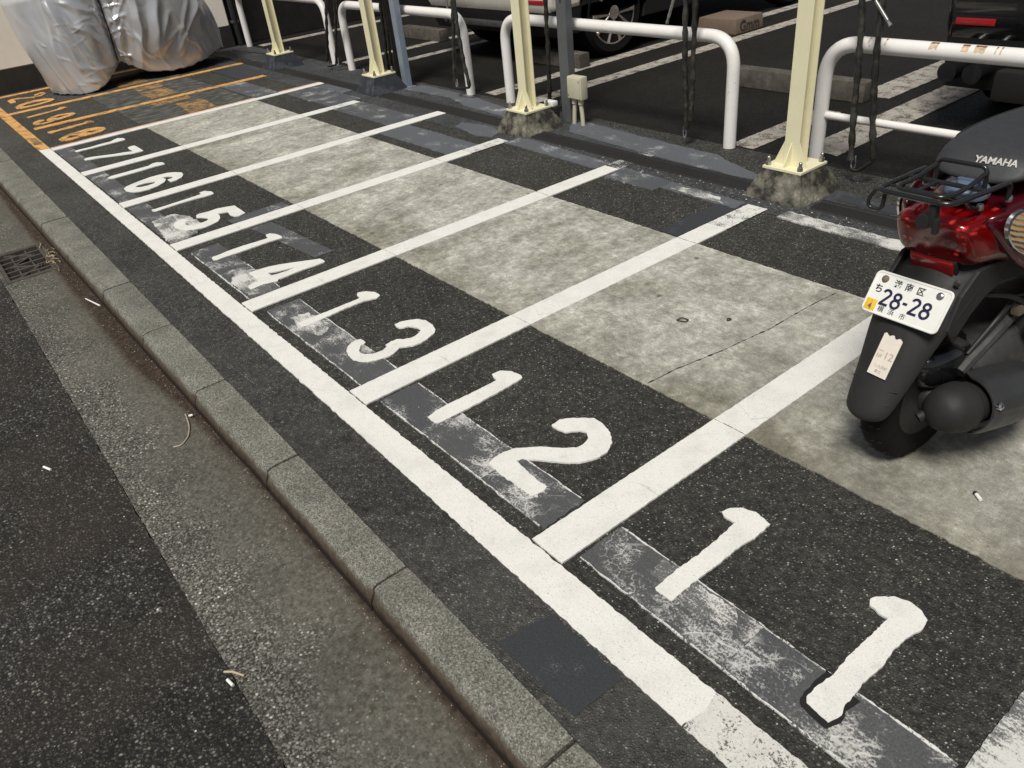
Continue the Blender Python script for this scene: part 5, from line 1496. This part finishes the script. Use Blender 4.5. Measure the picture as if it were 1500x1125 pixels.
    G().tube([pp + Vector((.012, .03, .006)), pp + Vector((0, -.018, 0)), pp + Vector((-.006, -.03, -.006))], .0125, 14).build('tail_pipe', 'cowl', mf)
    # heat shield: part shell round the outer upper side
    g = G()
    rings = []
    for i in range(13):
        t = i / 12
        zz = .070 + t * (L * .80 - .070)
        ring = []
        w0, w1 = (radians(-45), radians(150))
        rr_ = .079 + .004 * sin(t * pi) - .004 * (t in (0, 1))
        n = 22
        sq = 1 - .25 * max(0, abs(t - .5) * 2 - .8) / .2
        for k in range(n + 1):
            a = (w0 + w1) / 2 + (k / n - .5) * (w1 - w0) * sq
            bump_ = .0035 * math.exp(-((a - radians(96)) / .10) ** 2) * (1 if .15 < t < .85 else 0) + .003 * math.exp(-((a - radians(70)) / .14) ** 2) * (1 if t < .6 else 0)
            ring.append(a0 + Q @ Vector(((rr_ + bump_) * cos(a + SHA), (rr_ + bump_) * sin(a + SHA), zz)))
        for k in range(n, -1, -1):
            a = (w0 + w1) / 2 + (k / n - .5) * (w1 - w0) * sq
            ring.append(a0 + Q @ Vector(((rr_ - .004) * cos(a + SHA), (rr_ - .004) * sin(a + SHA), zz)))
        rings.append(ring)
    sh = g.loft(rings).build('heat_shield', 'shield', mf, ang=50)
    for zz in (.082, .235):
        a = radians(52) + SHA
        rad = (Q @ Vector((cos(a), sin(a), 0)))
        Qb = rad.to_track_quat('Z', 'Y').to_matrix()
        G().lathe([(.010, -.004), (.010, .004), (.006, .008), (.002, .0085)], a0 + Q @ Vector((.081 * cos(a), .081 * sin(a), zz)), 'z', 12, Qb).build('shield_bolt', 'chrome', sh)
    G().lathe([(.010, -.012), (.013, -.004), (.013, .006), (.008, .010)], (-.112, -.045, .462), 'x', 14).build('guard_bolt', 'black', e)
    g = G()
    g.tube(arc([(.075, .12, .47), (.105, .20, .45), (.12, .27, .40), (.11, .36, .36)], .05, 5), .007, 8)
    g.tube(arc([(.06, .14, .46), (.10, .24, .43), (.125, .30, .44), (.12, .42, .40)], .05, 5), .005, 8)
    g.tube(arc([(.08, .10, .31), (.10, .18, .40), (.09, .26, .42)], .04, 5), .006, 8)
    g.build('hoses', 'black', e)
    G().box((.105, .262, .395), (.025, .05, .035), bev=.006).build('bracket', 'brownbox', e)
    G().lathe([(.004, -.012), (.018, -.010), (.020, .002), (.014, .010), (.006, .011)], (.135, .285, .345), 'x', 18).build('oil_cap', 'steel', e)
    # stand, floor, front (beyond the right edge of the picture)
    G().tube(arc([(.02, .40, .14), (.09, .40, .10), (.11, .385, .02)], .02), .011, 10).box((.112, .375, .013), (.045, .065, .022), bev=.006).build('stand', 'black', e)
    G().tube(arc([(-.08, .42, .14), (-.12, .43, .06), (-.155, .43, .006)], .02), .010, 10).build('side_stand', 'black', e)
    G().loft([rrect(.13, .24, .30, .60, 24, 4), rrect(.15, .22, .285, .72, 24, 4), rrect(.15, .22, .285, .95, 24, 4), rrect(.14, .24, .36, 1.05, 24, 4)]).build('footboard', 'cowl', e, sub=1)
    G().loft([rrect(.15, .27, .52, 1.03, 28, 3.4), rrect(.19, .30, .82, 1.10, 28, 3.4), rrect(.17, .32, .88, 1.19, 28, 3), rrect(.10, .36, .84, 1.26, 28, 2.6)]).build('leg_shield', 'red', e, sub=1, ang=180)
    fw = G().lathe([(q[0], q[1]) for q in prof], (0, 1.20, rw), 'x', 44).build('front_wheel', 'rubber', e, ang=60)
    G().lathe([(rw * .62, -.03), (rw * .45, -.02), (rw * .45, .02), (rw * .62, .03)], (0, 1.20, rw), 'x', 30).build('rim', 'darksteel', fw)
    G().loft([[(x * .06, 1.20 + (rw + .02 + .008 * cos(x * 1.5)) * cos(radians(a)), rw + (rw + .02) * sin(radians(a))) for x in (-1, -.6, 0, .6, 1)] + [(x * .05, 1.20 + (rw + .012) * cos(radians(a)), rw + (rw + .012) * sin(radians(a))) for x in (1, 0, -1)] for a in range(15, 166, 15)]).build('front_mudguard', 'red', e, ang=60)
    for sx in (-1, 1):
        G().tube([(sx * .075, 1.20, rw), (sx * .07, 1.10, .55)], .016, 12).build('fork', 'darksteel', e)
    G().loft([rrect(.09, .88, .97, 1.02, 24, 3), rrect(.13, .87, 1.0, 1.10, 24, 3), rrect(.10, .87, .98, 1.20, 24, 2.6), rrect(.05, .89, .95, 1.24, 24, 2.4)]).build('handlebar_cover', 'red', e, sub=1, ang=180)
    for sx in (-1, 1):
        G().tube([(sx * .10, 1.09, .94), (sx * .22, 1.06, .95), (sx * .34, 1.02, .945)], .0145, 12).build('grip', 'rubber', e)
        G().tube([(sx * .19, 1.08, .96), (sx * .23, 1.10, 1.12)], .005, 8).box((sx * .25, 1.10, 1.15), (.12, .02, .08), bev=.015).build('mirror', 'black', e)
    return e
SHA = radians(107)
scooter()

# ------------------------------------------------------------------ drain grate and litter
e = thing('drain_grate', 'rusty cast iron drain grate in the gutter', 'grate', (-3.71, -.62, -.08))
g = G()
x0, x1, y0, y1 = -.25, .25, -.125, .118
g.box((0, y0 + .009, -.010), (.50, .018, .03)); g.box((0, y1 - .009, -.010), (.50, .018, .03)); g.box((x0 + .009, -.0035, -.0105), (.018, .206, .029)); g.box((x1 - .009, -.0035, -.0105), (.018, .206, .029))
for k in range(1, 6):
    g.box((x0 + k * .5 / 6, -.0035, -.012), (.016, .205, .022))
for k in range(1, 3):
    g.box((0, y0 + k * .243 / 3, -.0135), (.463, .009, .017))
for k in range(4):
    g.box((x1 - .085 - k * .11, -.0035, -.0115), (.19, .013, .02), rot=Matrix.Rotation((1 if k % 2 else -1) * .85, 3, 'Z'))
g.build('bars', 'grate', e, smooth=False, bev=.0015)
struct(G().box((-3.71, -.62, -.128), (.56, .27, .004)).build('drain_bottom', 'void', None, smooth=False))
struct(G().box((-3.71, -.7535, -.079), (.55, .014, .007)).box((-3.71, -.494, -.079), (.55, .014, .007)).box((-3.450, -.62, -.079), (.014, .245, .007)).box((-3.970, -.62, -.079), (.014, .245, .007)).build('grate_frame', 'stop', None))

def butt(x, y, z, ang, ln, label, burnt=True, r=.0038):
    o = thing('cigarette_butt', label, 'cigarette butt', (x, y, z), ang)
    G().tube([(-ln / 2, 0, r), (0, 0, r), (ln / 2, 0, r)], [r, r * 1.02, r], 10).build('paper_tube', 'butt', o)
    if burnt:
        G().tube([(-ln / 2 - .010, .001, r * .8), (-ln / 2 - .004, 0, r), (-ln / 2 - .0005, 0, r)], [r * .7, r * 1.25, r * 1.1], 8).build('burnt_end', 'ash', o)
    return o
butt(.688, .918, .006, radians(-38), .022, 'cigarette butt with a black burnt end on the slab beside the scooter', True, .0048)
butt(-1.492, -.928, -.081, radians(22), .042, 'white cigarette butt on the road asphalt at the left', False, .0042)
butt(-1.418, -.45, -.074, radians(75), .014, 'short white cigarette end in the gutter beside the kerb', False, .0045)
butt(-.212, -.768, -.08, radians(10), .026, 'dirty cigarette end where the road meets the gutter', False, .004)
o = G().tube([(-.205, -.735, -.074), (-.235, -.752, -.0735), (-.252, -.768, -.076)], .0028, 8).build('twig', 'twig', None)
tag(o, 'short pale twig standing out where road and gutter meet', 'twig')
o = G().tube(arc([(-1.45, -.46, -.074), (-1.36, -.475, -.074), (-1.30, -.50, -.075), (-1.27, -.535, -.077), (-1.285, -.56, -.079)], .05, 5), .0022, 7).build('wire', 'twig', None)
tag(o, 'thin bent pale stalk lying in the gutter', 'stalk')
o = G().tube([(-2.72, -.452, -.073), (-2.87, -.485, -.072)], [.004, .0025], 7).build('straw_stem', 'butt', None)
tag(o, 'straight pale straw in the dirt against the kerb', 'straw')
g = G()
for k in range(26):
    cx, cy = rnd.gauss(-3.70, .11), rnd.gauss(-.482, .016)
    a = rnd.uniform(0, pi); l = rnd.uniform(.010, .032)
    g.tube([(cx - cos(a) * l, cy - sin(a) * l * .5, -.073 + rnd.uniform(0, .006)), (cx, cy, -.070 + rnd.uniform(0, .008)), (cx + cos(a) * l, cy + sin(a) * l * .5, -.073 + rnd.uniform(0, .006))], rnd.uniform(.0012, .003), 5)
o = g.build('dry_litter', 'straw', None)
o['kind'] = 'stuff'; o['label'] = 'dry straw and leaf scraps caught on the drain grate'; o['category'] = 'litter'
def leaf(x, y, z, a, s_, label):
    o = thing('leaf_scrap', label, 'leaf', (x, y, z), a)
    g = G().tube(arc([(-s_, 0, .004), (-s_ * .3, s_ * .7, .008), (s_, s_ * .4, .004), (s_ * .6, -s_ * .5, .006), (-s_ * .9, -.002, .004)], s_ * .3, 4), .0022, 6)
    return g.build('curled_edge', 'leaf', o)
leaf(-.474, 1.13, .004, .6, .022, 'curled dark leaf scrap on the slab of bay 12')
leaf(-.352, 1.245, .004, 1.4, .010, 'tiny dark leaf fragment right of the curled leaf in bay 12')
g = G().lathe([(.030, 0), (.028, .0006)], (.02, 0, 0), n=16)

# loose grit swept into the gutter and scattered over the bays
def grit(name, label, mat, spots):
    g = G()
    for x, y, z, s_ in spots:
        V = []
        for d in ((1, 0, 0), (-1, 0, 0), (0, 1, 0), (0, -1, 0), (0, 0, .8), (0, 0, -.3)):
            V.append((x + d[0] * s_ * rnd.uniform(.6, 1.2), y + d[1] * s_ * rnd.uniform(.6, 1.2), z + d[2] * s_ * rnd.uniform(.6, 1.1)))
        g.add(V, [[0, 2, 4], [2, 1, 4], [1, 3, 4], [3, 0, 4], [2, 0, 5], [1, 2, 5], [3, 1, 5], [0, 3, 5]])
    o = g.build(name, mat, None, smooth=False)
    o['kind'] = 'stuff'; o['label'] = label; o['category'] = 'grit'
M['grit'] = plain("mixed_grit", (.22, .20, .165), .85, var=.6, sc=60)
M['grit_pale'] = plain("pale_grit", (.42, .41, .38), .85, var=.5, sc=60)
sp = []
for k in range(900):
    x = rnd.uniform(-5.5, 1.2)
    w_ = .10 if x < -2 else (.06 if x < -1 else .04)
    sp.append((x, -.418 - abs(rnd.gauss(0, w_ * .55)), -.079, abs(rnd.gauss(.0016, .0011)) + .0007))
grit('gutter_grit', 'fine brown grit lying along the foot of the kerb', 'grit', sp)
sp = []
for k in range(520):
    x, y = rnd.uniform(-6, 1.6), rnd.uniform(-.27, 2.2)
    sp.append((x, y, .0045, abs(rnd.gauss(.0012, .0008)) + .0005))
for k in range(260):
    sp.append((rnd.uniform(-3.5, .8), rnd.uniform(-2.0, -.75), -.0805, abs(rnd.gauss(.0018, .0012)) + .0006))
for k in range(160):
    sp.append((rnd.uniform(-2.7, -.2), 2.30 + rnd.gauss(0, .035), .006, abs(rnd.gauss(.0022, .0014)) + .0006))
grit('pale_grit', 'pale grit scattered over the asphalt and slab', 'grit_pale', sp)
